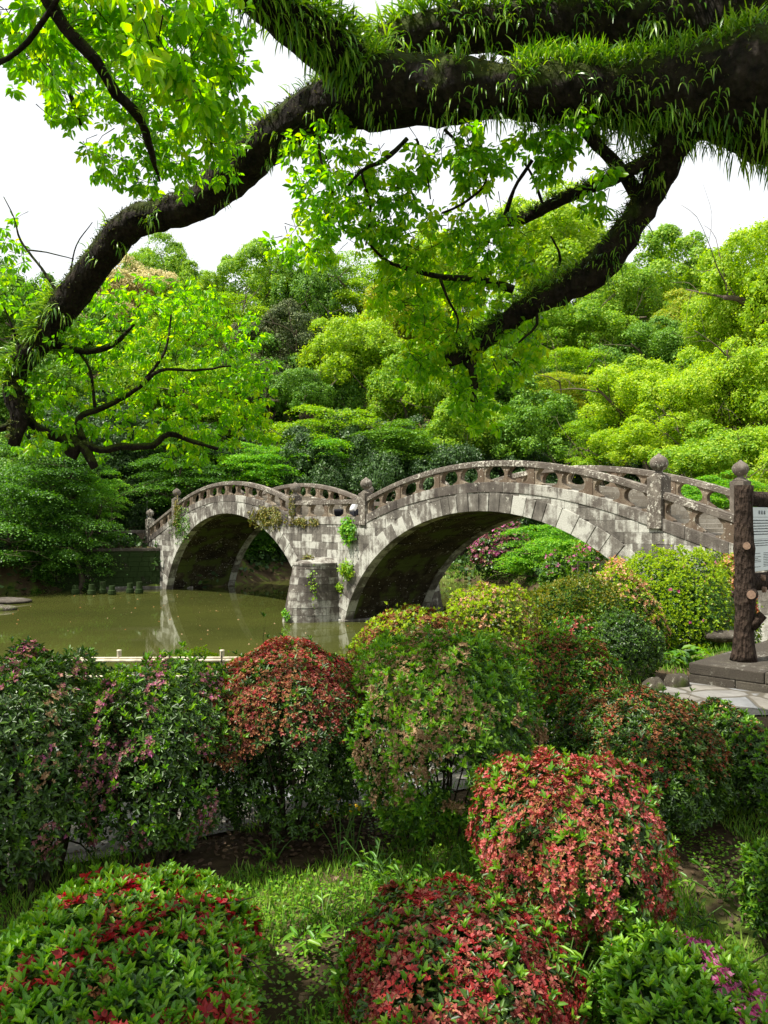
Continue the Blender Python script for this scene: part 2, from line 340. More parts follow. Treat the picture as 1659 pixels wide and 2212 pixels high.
gf = np.stack([ii*nv+jj, ii*nv+jj+1, (ii+1)*nv+jj+1, (ii+1)*nv+jj], -1).reshape(-1, 4)
gm, t, N, L = newmat('soil_and_moss'); tc = N('TexCoord'); n1 = N('TexNoise', **{'Scale': .9, 'Detail': 8.0}); n2 = N('TexNoise', **{'Scale': 14.0, 'Detail': 6.0})
L(tc.outputs['Object'], n1.inputs['Vector']); L(tc.outputs['Object'], n2.inputs['Vector'])
r1 = ramp(N, [(.38, (.05,.035,.02)), (.52, (.09,.065,.035)), (.62, (.08,.11,.02)), (.75,(.13,.19,.03))]); ad = N('Math', operation='MULTIPLY_ADD'); ad.inputs[1].default_value = .3; L(n2.outputs[0], ad.inputs[0])
sb = N('Math', operation='SUBTRACT'); sb.inputs[1].default_value = .15; L(n1.outputs[0], sb.inputs[0]); L(sb.outputs[0], ad.inputs[2]); L(ad.outputs[0], r1.inputs[0])
p = N('BsdfPrincipled', **{'Roughness': .95, 'Specular IOR Level': .1}); L(r1.outputs[0], p.inputs['Base Color']); b = N('Bump', **{'Strength': .8, 'Distance': .03}); L(n2.outputs[0], b.inputs['Height']); L(b.outputs[0], p.inputs['Normal'])
o = N('OutputMaterial'); L(p.outputs[0], o.inputs[0])
tag(link('ground', mesh_np('ground', np.stack([gx, gy, gzz], -1).reshape(-1, 3), gf, True), gm), kind='structure')

wm, t, N, L = newmat('pond_water'); tc = N('TexCoord'); n1 = N('TexNoise', **{'Scale': .9, 'Detail': 3.0}); mp = N('Mapping'); mp.inputs['Scale'].default_value = (1, .5, 1)
L(tc.outputs['Object'], mp.inputs[0]); L(mp.outputs[0], n1.inputs['Vector'])
n2 = N('TexNoise', **{'Scale': .12, 'Detail': 4.0}); L(tc.outputs['Object'], n2.inputs['Vector'])
r1 = ramp(N, [(.35, (.044,.050,.012)), (.65, (.066,.072,.016))]); L(n2.outputs[0], r1.inputs[0])
p = N('BsdfPrincipled', **{'Roughness': .03, 'Specular IOR Level': .5, 'IOR': 1.33}); L(r1.outputs[0], p.inputs['Base Color'])
b = N('Bump', **{'Strength': .05, 'Distance': .05}); L(n1.outputs[0], b.inputs['Height']); L(b.outputs[0], p.inputs['Normal']); o = N('OutputMaterial'); L(p.outputs[0], o.inputs[0])
tag(link('pond_water', mesh_np('water', [(-150,9,0),(40,9,0),(40,75,0),(-150,75,0)], np.array([[0,1,2,3]])), wm), kind='structure')

# ------------------------------------------------------------------ the stone bridge (local x along, y across to the far side, z above eye level + EYE)
U = 6.767
BR = empty('stone_arch_bridge', (-3.073, 42.5, 0), math.atan2(-.7944, .6074), 'weathered double arched stone bridge with balustrades crossing the green pond', 'bridge')
BM = Matrix.Translation((-3.073, 42.5, 0)) @ Matrix.Rotation(math.atan2(-.7944, .6074), 4, 'Z')
BW = 5.5
def Lz(x):
    a = abs(x)/U
    if a < .5: return .05
    if a < 2.94: return .05 + 1.40*(1-((a-1.72)/1.22)**2)
    return .05 - .315*(a-2.94)*U
AX, AA, AB, AC = 1.71*U, 10.14, 7.48, .27     # arch centre, half width, half height, crown level
def intr(x):
    q = 1-((abs(x)-AX)/AA)**2
    return AC - AB + AB*math.sqrt(q) if q > 0 else -99
RT = .74
def extr(x):
    q = 1-((abs(x)-AX)/(AA+RT*1.15))**2
    return AC - AB + (AB+RT)*math.sqrt(q) if q > 0 else -99
E = EYE
XE = 3.72*U
def side_y(far): return (BW, 1) if far else (0, -1)      # face plane, outward direction
for far in (0, 1):
    y0, sg = side_y(far)
    def yy(d): return y0 + sg*d                            # d>0 is outwards
    # mortar backing
    mb = MB(); xsn = np.linspace(-XE, XE, 181)
    for a, b in zip(xsn[:-1], xsn[1:]):
        for (u0, u1) in ((a, b),):
            t0, t1 = Lz(u0)-.1, Lz(u1)-.1; b0, b1 = max(-6.2, intr(u0)), max(-6.2, intr(u1))
            if t0 > b0 and t1 > b1:
                q = [(u0, yy(-.02), b0+E), (u1, yy(-.02), b1+E), (u1, yy(-.02), t1+E), (u0, yy(-.02), t0+E)]
                q2 = [(x, yy(-.4), z) for x, y, z in q]
                mb.add(q+q2, [(0,1,2,3),(7,6,5,4),(0,4,5,1),(3,2,6,7)] if not far else [(3,2,1,0),(4,5,6,7),(1,5,4,0),(7,6,2,3)])
    wall = mb.build('spandrel_wall', M['mortar'], BR)
    # facing blocks laid in courses
    mb = MB(); z = -6.2; row = 0; rr = random.Random(11+far)
    while z < 1.4:
        h = rr.uniform(.34, .46); x = -XE + rr.uniform(-.8, 0)
        while x < XE:
            l = rr.uniform(.6, 1.25); xa, xb = x+.004, x+l-.004; x += l
            xa2, xb2 = max(xa, -XE), min(xb, XE)
            if xb2-xa2 < .1: continue
            pts = np.linspace(xa2, xb2, 6); pr = rr.uniform(0, .022)
            bot = [max(z+.004, extr(q)-.02) for q in pts]; top = [min(z+h-.004, Lz(q)-.40) for q in pts]
            ok = [i for i in range(6) if top[i]-bot[i] > .02]
            if len(ok) < 2: continue
            i0, i1 = ok[0], ok[-1]+1
            poly = [(pts[i], bot[i]+E) for i in range(i0, i1)] + [(pts[i], top[i]+E) for i in range(i1-1, i0-1, -1)]
            if far: mb.prism(poly, y0-.03, y0+pr+.004)
            else: mb.prism(poly, -pr-.004, .03)
        z += h; row += 1
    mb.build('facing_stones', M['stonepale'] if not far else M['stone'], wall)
    # voussoirs
    for sgn in (1, -1):
        mb = MB(); amax = math.radians(82); ang = [-amax]
        while ang[-1] < amax: ang.append(ang[-1]+rr.uniform(.042, .066)*(1+.55*abs(ang[-1])))
        Nv = len(ang)-1
        for k in range(Nv):
            a0 = ang[k] + .0016; a1 = ang[k+1] - .0016
            jut = rr.uniform(.03, .05); e = rr.uniform(-.03, .03)
            def pt(a, r): return (sgn*AX + (AA+r*1.12)*math.sin(a), AC-AB+(AB+r)*math.cos(a)+E)
            am = (a0+a1)/2; ro = RT + rr.uniform(-.04, .05)
            poly = [pt(a0, -.005), pt(am, -.005-abs(e)*.3), pt(a1, -.005), pt(a1, ro), pt(am, ro), pt(a0, ro)]
            if poly[0][1] < E-6.3 and poly[2][1] < E-6.3: continue
            if far: mb.prism([(q[0], q[1]) for q in poly], y0-.5, y0+jut)
            else: mb.prism([(q[0], q[1]) for q in poly], -jut, .5)
        mb.build('voussoir_ring', M['stonepale'], BR, bevel=.012)
    # coping course under the parapet
    mb = MB(); x = -XE
    while x < XE-.05:
        l = min(rr.uniform(1.2, 1.5), XE-x); pts = np.linspace(x+.006, x+l-.006, 5); x += l
        poly = [(q, Lz(q)-.41+E) for q in pts] + [(q, Lz(q)+E) for q in pts[::-1]]
        if far: mb.prism(poly, y0-.42, y0+.05)
        else: mb.prism(poly, -.05, .42)
    mb.build('coping_course', M['stone'], BR, bevel=.015)

# vaults
for sgn in (1, -1):
    mb = MB(); n = 36; rr = random.Random(5+sgn)
    for k in range(n):
        a0, a1 = (-math.radians(84) + math.radians(168)*j/n for j in (k, k+1)); y = .5
        while y < BW-.5:
            l = rr.uniform(.5, .9); ye = min(y+l, BW-.5); e = rr.uniform(0, .05)
            def pt(a, r): return (sgn*AX + (AA+r)*math.sin(a), AC-AB+(AB+r)*math.cos(a)+E)
            p0, p1, p2, p3 = pt(a0+.002, e), pt(a1-.002, e), pt(a1-.002, .3), pt(a0+.002, .3)
            mb.prism([p0, p1, p2, p3], y+.008, ye-.008); y = ye
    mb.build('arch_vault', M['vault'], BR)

# deck: stepped over the arches
mb = MB(); x = -XE; lev = None; cuts = [-XE]; st = .145; prev = round(Lz(-XE)/st)
for q in np.linspace(-XE, XE, 1400):
    c = round((Lz(q)+.02)/st)
    if c != prev: cuts.append(q); prev = c
cuts.append(XE)
for a, b in zip(cuts[:-1], cuts[1:]):
    zt = round((Lz((a+b)/2)+.02)/st)*st - .06
    y = .42
    while y < BW-.45:
        l = random.uniform(1.0, 1.6); ye = min(y+l, BW-.42); mb.box(a+.004, b-.004, y+.005, ye-.005, zt-.45+E, zt+E); y = ye
mb.build('stepped_deck', M['deck'], BR)

# balustrade
def panels(far):
    y0 = .0 if not far else BW-.34
    res = []
    s = [-3.70,-3.32,-2.94]; s += [-2.94+.4067*i for i in range(1, 7)]; s += [0, .5]; s += [.5+.4067*i for i in range(1, 7)]; s += [3.32, 3.70]
    return y0, [q*U for q in s]
prof_w = [(0,.37),(.07,.37),(.12,.27),(.20,.16),(.32,.10),(.48,.085),(.62,.10),(.76,.15),(.86,.22),(.93,.28),(1,.30)]   # half widths of the baluster going up
for far in (0, 1):
    y0, xs_ = panels(far); RH, RTk = .88, .245
    newel = [-3.70*U, -2.94*U, -.5*U, .5*U, 2.94*U, 3.70*U]
    ya, yb = y0+.05, y0+.29
    for a, b in zip(xs_[:-1], xs_[1:]):
        g = .16
        # full baluster in the middle
        def bal(xc, half, side=0):
            ln = [(max(-1, -1) if side >= 0 else -1)]
            left = []; right = []
            for h, wv in prof_w:
                wl = 0 if side == 1 else wv; wr = 0 if side == -1 else wv
                xl, xr = xc-wl*half, xc+wr*half
                zl = Lz(xl) + h*(RH-RTk+.004); zr = Lz(xr) + h*(RH-RTk+.004)
                left.append((xl, zl+E)); right.append((xr, zr+E))
            return right, left
        L1 = b-a; k = 1.0 if L1 > 2.4 else .8
        r_, l_ = bal((a+b)/2, k*1.02)
        mb = MB(); mb.prism(r_ + l_[::-1], ya, yb); mb.build('baluster', M['baluster'], BR)
    for i, x in enumerate(xs_):
        isn = any(abs(x-q) < .05 for q in newel)
        # pilaster with the half balusters on either side
        mb = MB(); hp = .15 if not isn else .26
        for side in (-1, 1):
            if (i == 0 and side == -1) or (i == len(xs_)-1 and side == 1): continue
            xe = x + side*(hp-.01); k = .95
            pts = [(xe + side*wv*k, Lz(xe+side*wv*k)+h*(RH-RTk+.004)+E) for h, wv in prof_w]
            base = [(xe, Lz(xe)+(RH-RTk)+E), (xe, Lz(xe)+E)]
            poly = pts + base
            if side == -1: poly = poly[::-1]
            mb.prism(poly, ya, yb)
        if not isn:
            mb.prism([(x-hp, Lz(x-hp)+E), (x+hp, Lz(x+hp)+E), (x+hp, Lz(x+hp)+RH-RTk+E), (x-hp, Lz(x-hp)+RH-RTk+E)], y0+.02, y0+.32)
        mb.build('baluster_pier', M['baluster'], BR)
        if isn:
            zb = Lz(x)-.42; zt = Lz(x)+1.30 if abs(abs(x)/U-.5) > .1 else Lz(x)+1.16
            if abs(abs(x)/U-3.7) < .1: zt = Lz(x)+1.45
            mb = MB(); yc = y0+.17; mb.box(x-.27, x+.27, yc-.29, yc+.29, zb+E, zt+E)
            mb.prism([(x-.27, zt+E), (x+.27, zt+E), (x+.17, zt+.07+E), (x-.17, zt+.07+E)], yc-.2, yc+.2)
            po = mb.build('newel_post', M['rail'], BR, bevel=.02)
            f = MB(); f.lathe([(.19,.0),(.20,.05),(.13,.09),(.12,.15),(.20,.20),(.27,.28),(.30,.38),(.29,.48),(.24,.57),(.15,.64),(.07,.69),(.02,.74)], (x, yc, zt+.05+E), 20)
            f.build('finial', M['rail'], po, smooth=True)
    for a, b in zip(newel[:-1], newel[1:]):
        mb = MB(); pts = np.linspace(a+.22, b-.22, max(6, int((b-a)/.45))); y = y0
        top = [(q, Lz(q)+RH+E) for q in pts[::-1]]; bot = [(q, Lz(q)+RH-RTk+E) for q in pts]
        # chamfered section: lower slab plus narrower crown
        mb.prism(bot + [(q, z-.05) for q, z in top], y-.02, y+.36)
        mb.prism([(q, z+RTk-.052) for q, z in bot] + top, y+.03, y+.31)
        mb.build('handrail', M['rail'], BR, bevel=.02)

# cutwater
def cutwater(near=True):
    mb = MB(); zs = []; z = -5.9
    rr = random.Random(9); cs = 0
    z = -5.75; zt = -2.45
    def ring(z, off=0):
        f = (z+5.3)/(zt+5.3); hw = 1.30-.22*f+off; pr = 2.50-.62*f+off
        return hw, pr
    nseg = 14
    while z < zt-.02:
        h = min(rr.uniform(.36, .44), zt-z)
        if zt-(z+h) < .15: h = zt-z
        hw0, p0 = ring(z); hw1, p1 = ring(z+h)
        k = 0; a = rr.uniform(0, .2)
        edges = [0]
        while edges[-1] < math.pi: edges.append(min(math.pi, edges[-1]+rr.uniform(.35, .6)))
        for a0, a1 in zip(edges[:-1], edges[1:]):
            if a1-a0 < .02: continue
            aa = np.linspace(a0+.003, a1-.003, 5); o = rr.uniform(0, .03)
            vs = []
            for (hw, p, zz) in ((hw0, p0, z+.006), (hw1, p1, z+h-.006)):
                for q in aa: vs.append((-(hw+o)*math.cos(q), -(p+o)*math.sin(q), zz+E))
                for q in aa: vs.append((-(hw-.3)*math.cos(q), -(p-.3)*math.sin(q), zz+E))
            fs = []
            for i in range(4):
                fs += [(i, i+1, 11+i, 10+i), (5+i+1, 5+i, 15+i, 15+i+1), (10+i, 11+i, 16+i, 15+i), (i+1, i, 5+i, 6+i)]
            fs += [(0, 10, 15, 5), (4, 9, 19, 14)]
            mb.add(vs, fs)
        z += h
    hw, p = ring(zt, .05); n = 20; aa = np.linspace(0, math.pi, n)
    vs = [(-hw*math.cos(q), -p*math.sin(q), zt+E) for q in aa] + [(-hw*math.cos(q), -p*math.sin(q), zt+.11+E) for q in aa] + [(-hw*.6*math.cos(q), -p*.35*math.sin(q), zt+.34+E) for q in aa]
    mb.add(vs, [tuple(range(n-1,-1,-1))] + [(i, i+1, n+i+1, n+i) for i in range(n-1)] + [(n+i, n+i+1, 2*n+i+1, 2*n+i) for i in range(n-1)] + [tuple(2*n+i for i in range(n))])
    me = mb.mesh('cutwater'); o = link('cutwater', me, M['stone'], BR); return o
cutwater()
cw = link('cutwater', bpy.data.objects['cutwater'].data, None, BR); cw.rotation_euler = (0, 0, math.pi); cw.location = (0, BW, 0)
# footing ledge round the pier at the waterline
mb = MB(); mb.box(-1.95, 1.95, -.12, BW+.12, -6.2+E, -5.22+E); mb.build('pier_footing', M['stonepale'], BR, bevel=.02)

def bpt(x, y, z): return BM @ Vector((x, y, z+E))

# ------------------------------------------------------------------ retaining wall and balustrade at the left end of the bridge
def courses(mb, x0, x1, z0, z1, y, seed, hmin=.32, hmax=.42, lmin=.5, lmax=1.0, depth=.3):
    rr = random.Random(seed); z = z0
    while z < z1-.05:
        h = min(rr.uniform(hmin, hmax), z1-z); x = x0-rr.uniform(0, .4)
        while x < x1:
            l = rr.uniform(lmin, lmax); a, b = max(x+.01, x0), min(x+l-.01, x1); x += l
            if b-a > .08: mb.box(a, b, y-rr.uniform(0, .04), y+depth, z+.008, z+h-.008)
        z += h
lend = bpt(-3.74*U, 0, 0)
wst = bpt(-3.33*U, -.02, 0)
RWt = empty('retaining_wall', (wst.x, wst.y, 0), math.radians(12.5), 'mossy retaining wall coloured dark as in tree shade on the bank at the left end of the bridge', 'wall')
mb = MB(); courses(mb, -9, -.02, E-5.9, E-2.5, 0, 31); mb.build('wall_blocks', M['shadedmoss'], RWt)
mb = MB(); mb.box(-9, -.02, -.06, .5, E-2.5, E-2.28); mb.build('coping', M['greystone'], RWt, bevel=.02)
mb = MB(); mb.box(-4.2, .35, -.32, .0, E-5.9, E-5.12); mb.box(.36, 2.4, -.32, .0, E-5.9, E-5.17); mb.build('footing_ledge', M['stonepale'], RWt, bevel=.02)
LB = empty('stone_balustrade', (lend.x+.05, lend.y+.35, 0), math.radians(3), 'low stone balustrade with oval openings on the wall left of the bridge', 'balustrade')
mb = MB(); mb.box(-6.6, -.25, 0, .34, E-1.22, E-.98); mb.build('handrail', M['rail'], LB, bevel=.02)
mb = MB(); mb.box(-6.6, -.25, -.03, .37, E-2.26, E-1.92); mb.build('base_course', M['rail'], LB, bevel=.02)
for k in range(4):
    xc = -.55-k*1.85; mb = MB(); ln = [(h, w*1.0) for h, w in ((0,.5),(.2,.3),(.5,.12),(.8,.3),(1,.5))]
    poly = [(xc+w, E-1.92+h*.70) for h, w in ln] + [(xc-w, E-1.92+h*.70) for h, w in ln[::-1]]
    mb.prism(poly, .04, .30); mb.build('baluster', M['baluster'], LB)

# piles at the waterline on the left
for i, (px, zz) in enumerate(((163, 56.0), (198, 55.6), (222, 56.4), (242, 55.5), (281, 56.6), (301, 56.4))):
    X = (px-CX)/F*zz; mb = MB(); mb.lathe([(.24,-1.2),(.25,.02),(.28,.06),(.28,.30),(.22,.34),(.20,.62+.10*(i%3))], (0,0,0), 12)
    o = mb.build('stone_pile', M['shadedmoss'], smooth=False); o.location = (X, zz, .0)
    tag(o, 'round stone pile with pale waterline band at the dark left bank, number %s from the left' % ('one two three four five six'.split()[i]), 'pile', 'stone piles along the left bank')
    o['label'] = ['leftmost round stone pile standing in the water by the left bank', 'round stone pile second from left at the left bank', 'short round pile set back between two piles at the left bank',
                  'round stone pile just right of the set back one at the left bank', 'round stone pile second from right at the left bank', 'rightmost round stone pile beside the retaining wall footing'][i]

# flat landing slab and boulders far left
def rock(name, loc, size, mat, label, cat, group=None, seed=0, flat=1.0, sub=12):
    g = np.random.default_rng(seed); th, ph = np.meshgrid(np.linspace(0, 2*np.pi, sub*2, endpoint=False), np.linspace(0.05, np.pi-.05, sub))
    U3 = np.stack([np.cos(th)*np.sin(ph), np.sin(th)*np.sin(ph), np.cos(ph)], -1).reshape(-1, 3)
    Q = np.sign(U3)*np.abs(U3)**.85; Q = unit(Q)*np.linalg.norm(Q, axis=1, keepdims=True)
    P = Q*np.array(size)*(1+.16*nz(U3+seed*3.1, 1.6)+.05*nz(U3+seed, 5))[:, None]
    n = sub*2; ii, jj = np.meshgrid(np.arange(sub-1), np.arange(n), indexing='ij')
    f = np.stack([ii*n+jj, (ii+1)*n+jj, (ii+1)*n+(jj+1) % n, ii*n+(jj+1) % n], -1).reshape(-1, 4)
    me = mesh_np(name, P, f, True)
    me2 = me; o = link(name, me2, mat); o.location = V3(loc); return tag(o, label, cat, group)
rock('flat_stone', (W(10,1297,50.5)[0], 50.5, .1), (1.5, 1.3, .16), M['greystone'], 'flat pale stone slab jutting over the water at the far left', 'stone', seed=3)
rock('edge_stone', (W(-5,1310,46)[0], 46.5, .05), (.8, .7, .22), M['rock'], 'rounded stone at the left picture edge below the flat slab', 'stone', seed=4)
SHN = ['first from the left','second from the left','third from the left','fourth from the left','fifth from the left','sixth from the left','seventh from the left','at the middle of the row','seventh from the right','sixth from the right','fifth from the right','fourth from the right','third from the right','second from the right','last on the right']
gi = 0
for px in range(962, 1125, 11):
    zz = 69.3 - (px-960)*.012 + random.uniform(-.2, .2); s = random.uniform(.22, .42)
    o = rock('shore_stone', (W(px, 0, zz)[0], zz, .02), (s*1.3, s, s*.7), M['greystone'] if gi % 3 else M['deck'], None, 'stone', 'stones lining the far shore under the right arch', seed=20+gi, sub=6)
    o['label'] = 'pale stone edging the far shore under the right arch, %s' % SHN[gi]; gi += 1
rock('shore_stone', (W(1098,0,66.5)[0], 66.5, 0.0), (.5,.4,.25), M['deck'], 'lone pale stone in the water right of the far shore stones', 'stone', seed=44, sub=6)
rock('boulder', W(1414,1482,7.5)+np.array([0,0,-.02]), (.10,.11,.09), M['rock'], 'grey boulder tucked under the round clipped shrub beside the stone path', 'boulder', 'boulders beside the stone plinth', seed=51)
rock('boulder', W(1462,1474,7.62)+np.array([0,0,-.01]), (.115,.11,.10), M['rock'], 'grey boulder touching the left end of the stone plinth', 'boulder', 'boulders beside the stone plinth', seed=53)

# ------------------------------------------------------------------ stone path of irregular flags
pm, t, N, L = newmat('flagstone_paving'); tc = N('TexCoord'); vo = N('TexVoronoi', **{'Scale': 3.2}); vo.feature = 'DISTANCE_TO_EDGE'; vc = N('TexVoronoi', **{'Scale': 3.2}); n1 = N('TexNoise', **{'Scale': 9.0, 'Detail': 6.0})
nw = N('TexNoise', **{'Scale': 2.0}); mxv = N('MixRGB'); mxv.inputs[0].default_value = .12; L(tc.outputs['Object'], nw.inputs['Vector']); L(tc.outputs['Object'], mxv.inputs[1]); L(nw.outputs[1], mxv.inputs[2])
for q in (vo, vc): L(mxv.outputs[0], q.inputs['Vector'])
L(tc.outputs['Object'], n1.inputs['Vector']); rc = ramp(N, [(0, (.12,.11,.09)), (.5, (.185,.17,.145)), (1, (.16,.165,.17))]); sp = N('SeparateColor'); L(vc.outputs['Color'], sp.inputs[0]); L(sp.outputs[0], rc.inputs[0])
mg = N('MixRGB', blend_type='OVERLAY'); mg.inputs[0].default_value = .5; L(rc.outputs[0], mg.inputs[1]); L(n1.outputs[0], mg.inputs[2])
re = ramp(N, [(.03, (0,0,0)), (.07, (1,1,1))]); L(vo.outputs[0], re.inputs[0]); mx = N('MixRGB'); L(re.outputs[0], mx.inputs[0]); mx.inputs[1].default_value = (.08,.07,.05,1); L(mg.outputs[0], mx.inputs[2])
p = N('BsdfPrincipled', **{'Roughness': .8}); L(mx.outputs[0], p.inputs['Base Color']); b = N('Bump', **{'Strength': .6, 'Distance': .02}); L(re.outputs[0], b.inputs['Height']); L(b.outputs[0], p.inputs['Normal']); o = N('OutputMaterial'); L(p.outputs[0], o.inputs[0])
lo = [(-6,2.6),(-3,2.9),(-1.2,3.8),(-.3,4.3),(.9,5.0),(1.9,5.9),(2.9,6.45),(6,7.0),(12,7.4)]; hi = [(-6,4.6),(-3,4.8),(-1.4,5.1),(-.6,5.6),(.3,6.3),(1.6,7.35),(2.9,7.78),(6,9.2),(12,9.8)]
vs = []; lo2, _ = smooth_path([(x,y,0) for x,y in lo], [1]*9, .25); hi2, _ = smooth_path([(x,y,0) for x,y in hi], [1]*9, .25)
lo2 = np.array([[np.interp(t, np.linspace(0,1,len(lo2)), lo2[:, k]) for k in range(2)] for t in np.linspace(0,1,70)]); hi2 = np.array([[np.interp(t, np.linspace(0,1,len(hi2)), hi2[:, k]) for k in range(2)] for t in np.linspace(0,1,70)])
G = np.stack([lo2*(1-u)+hi2*u for u in np.linspace(0,1,9)], 1); GZ = ground_h(G[..., 0], G[..., 1])+.012
ii, jj = np.meshgrid(np.arange(69), np.arange(8), indexing='ij'); f = np.stack([ii*9+jj, (ii+1)*9+jj, (ii+1)*9+jj+1, ii*9+jj+1], -1).reshape(-1, 4)
tag(link('stone_path', mesh_np('path', np.concatenate([G, GZ[..., None]], -1).reshape(-1, 3), f, True), pm), kind='structure')

# ------------------------------------------------------------------ information board on log posts, on a stone plinth
gz0 = EYE-1.6
PL = empty('stone_plinth', (2.95, 7.8, gz0-.02), math.radians(45), 'two course grey stone plinth under the information board beside the path', 'plinth')
mb = MB(); mb.box(0, 3.2, -.44, 0, 0, .105); mb.box(0, 3.2, -.95, -.446, 0, .105); mb.build('lower_course', M['greystone'], PL, bevel=.008)
mb = MB(); mb.box(-.0, 3.2, -.70, 0, .109, .215); mb.box(-.0, 3.2, -.95, -.706, .109, .215); mb.build('upper_course', M['greystone'], PL, bevel=.01)
SGo = W(1608, 1424, 7.9); SGo[2] = gz0-.02+.215
SG = empty('information_board', SGo, math.radians(45), 'information board with pale blue text panel between dark log posts', 'sign board')
sgz = SGo[2]
def logpost(x, seed, h=1.72):
    rr = np.random.default_rng(seed); zs = np.linspace(0, h, 26)
    R = .088 + .04*np.exp(-zs/.14) + .012*np.exp(-((zs-1.1)/.06)**2) + .012*np.exp(-((zs-.62)/.07)**2)
    P = np.stack([x+.012*np.sin(zs*3+seed)+.0*zs, .01*np.cos(zs*4), zs], 1)
    v, f, caps = tube_np(P, R, 28, .035, seed); v = v + unit(v-np.stack([np.full(len(v), x), 0*v[:, 0], v[:, 2]], 1))*(.006*nz(v*np.array([1,1,.25]), 60))[:, None]
    me = MB(); me.add(v, [tuple(q) for q in f] + [tuple(c) for c in caps]); post = me.build('log_post', M['logbark'], SG, smooth=True)
    kd = np.array([-.93, -.36, 0]); ks = np.array([.36, -.93, 0])
    for kz, kx, s in ((1.13, .02, .036), (.66, .06, .042)):
        q = np.array([x, 0, kz])+ks*kx
        c = MB(); v, f, caps = tube_np(np.array([q+kd*.05, q+kd*.125]), [s*1.5, s*1.1], 16, .05, 3); c.add(v, [tuple(q_) for q_ in f]+[tuple(q_) for q_ in caps]); c.build('knot_collar', M['logbark'], post, smooth=True)
        c = MB(); v, f, caps = tube_np(np.array([q+kd*.12, q+kd*.130]), [s, s*.96], 18); c.add(v, [tuple(q_) for q_ in f]+[tuple(q_) for q_ in caps]); c.build('cut_knot', M['cut'], post)
    b0_ = np.array([x, 0, 0]); c = MB(); v, f, caps = tube_np(np.array([b0_+ks*.06+[0,0,.34], b0_+ks*.13+[0,0,.42], b0_+ks*.17+[0,0,.46]]), [.06,.055,.045], 14, .1, 5); c.add(v, [tuple(q_) for q_ in f]+[tuple(q_) for q_ in caps]); c.build('branch_stub', M['logbark'], post, smooth=True)
    c = MB(); v, f, caps = tube_np(np.array([b0_-ks*.05+[0,0,.64], b0_-ks*.105+[0,0,.66]]), [.05,.04], 12, .1, 6); c.add(v, [tuple(q_) for q_ in f]+[tuple(q_) for q_ in caps]); c.build('branch_stub', M['logbark'], post, smooth=True)
    return post
M['logbark'] = barkmat('log_bark', (.022,.015,.011), (.085,.058,.042), None, 0, 16)
logpost(0, 2); logpost(1.62, 5)
c = MB(); v, f, caps = tube_np([[.02,.03,1.60],[.8,.03,1.585],[1.62,.03,1.60]], [.075,.085,.075], 16, .06, 2); c.add(v, [tuple(q) for q in f]+[tuple(q) for q in caps]); c.build('top_beam', M['logbark'], SG, smooth=True)
c = MB(); v, f, caps = tube_np([[.02,.03,.76],[.8,.03,.74],[1.62,.03,.76]], [.085,.095,.085], 16, .06, 3); c.add(v, [tuple(q) for q in f]+[tuple(q) for q in caps]); bm_ = c.build('lower_beam', M['logbark'], SG, smooth=True)
for (xx, zz) in ((.33,.80),(.36,.68)):
    c = MB(); v, f, caps = tube_np(np.array([[xx,-.04,zz],[xx+.005,-.075,zz]]), [.032,.028], 14); c.add(v, [tuple(q) for q in f]+[tuple(q) for q in caps]); c.build('cut_knot', M['cut'], bm_)
mb = MB(); mb.box(.10, 1.52, .0, .03, .86, 1.51); pnl = mb.build('text_panel', M['panel'], SG, bevel=.004)
def txt(s, x, z, size, parent):
    cu = bpy.data.curves.new('lettering', 'FONT'); cu.body = s; cu.size = size; cu.extrude = .0006; cu.align_x = 'LEFT'
    o = bpy.data.objects.new('lettering', cu); COL.objects.link(o); o.parent = parent; o.location = (x, -.003, z); o.rotation_euler = (math.pi/2, 0, 0); cu.materials.append(M['ink'])
    bpy.context.view_layer.update()
    me = bpy.data.meshes.new_from_object(o.evaluated_get(bpy.context.evaluated_depsgraph_get())); mo = o.matrix_basis.copy(); bpy.data.objects.remove(o)
    o = link('lettering', me, None, parent); o.matrix_basis = mo
    return o
txt('\u773c  \u93e1  \u6a4b', .36, 1.44, .045, pnl)
mb = MB(); rr = random.Random(4)
def lines(x0, x1, z0, z1, dz, gh):
    z = z0
    while z > z1:
        x = x0; xe = x1 - (rr.random()*.3 if rr.random() < .25 else 0)
        while x < xe:
            l = rr.uniform(.006, .015); mb.box(x, x+l, -.0016, .001, z, z+gh*rr.uniform(.6, 1)); x += l + rr.uniform(.003, .007)
        z -= dz
lines(.14, 1.48, 1.37, 1.215, .028, .013); lines(.14, 1.48, 1.165, 1.10, .024, .010); lines(.14, .42, 1.04, .89, .017, .007); lines(.50, .95, 1.04, .90, .017, .007); lines(1.0, 1.46, 1.04, .9, .017, .007)
mb.box(.12, 1.5, -.0016, .001, 1.408, 1.411); mb.box(.12, 1.5, -.0016, .001, 1.185, 1.188); mb.build('small_print', M['ink'], pnl)

# flat bench stone behind the log
rock('edge_slab', W(1565,1420,10.2)*np.array([1,1,0])+np.array([0,0,gz0+.1]), (.28,.2,.07), M['greystone'], 'pale flat topped stone behind the log post on the grass', 'stone', seed=61)

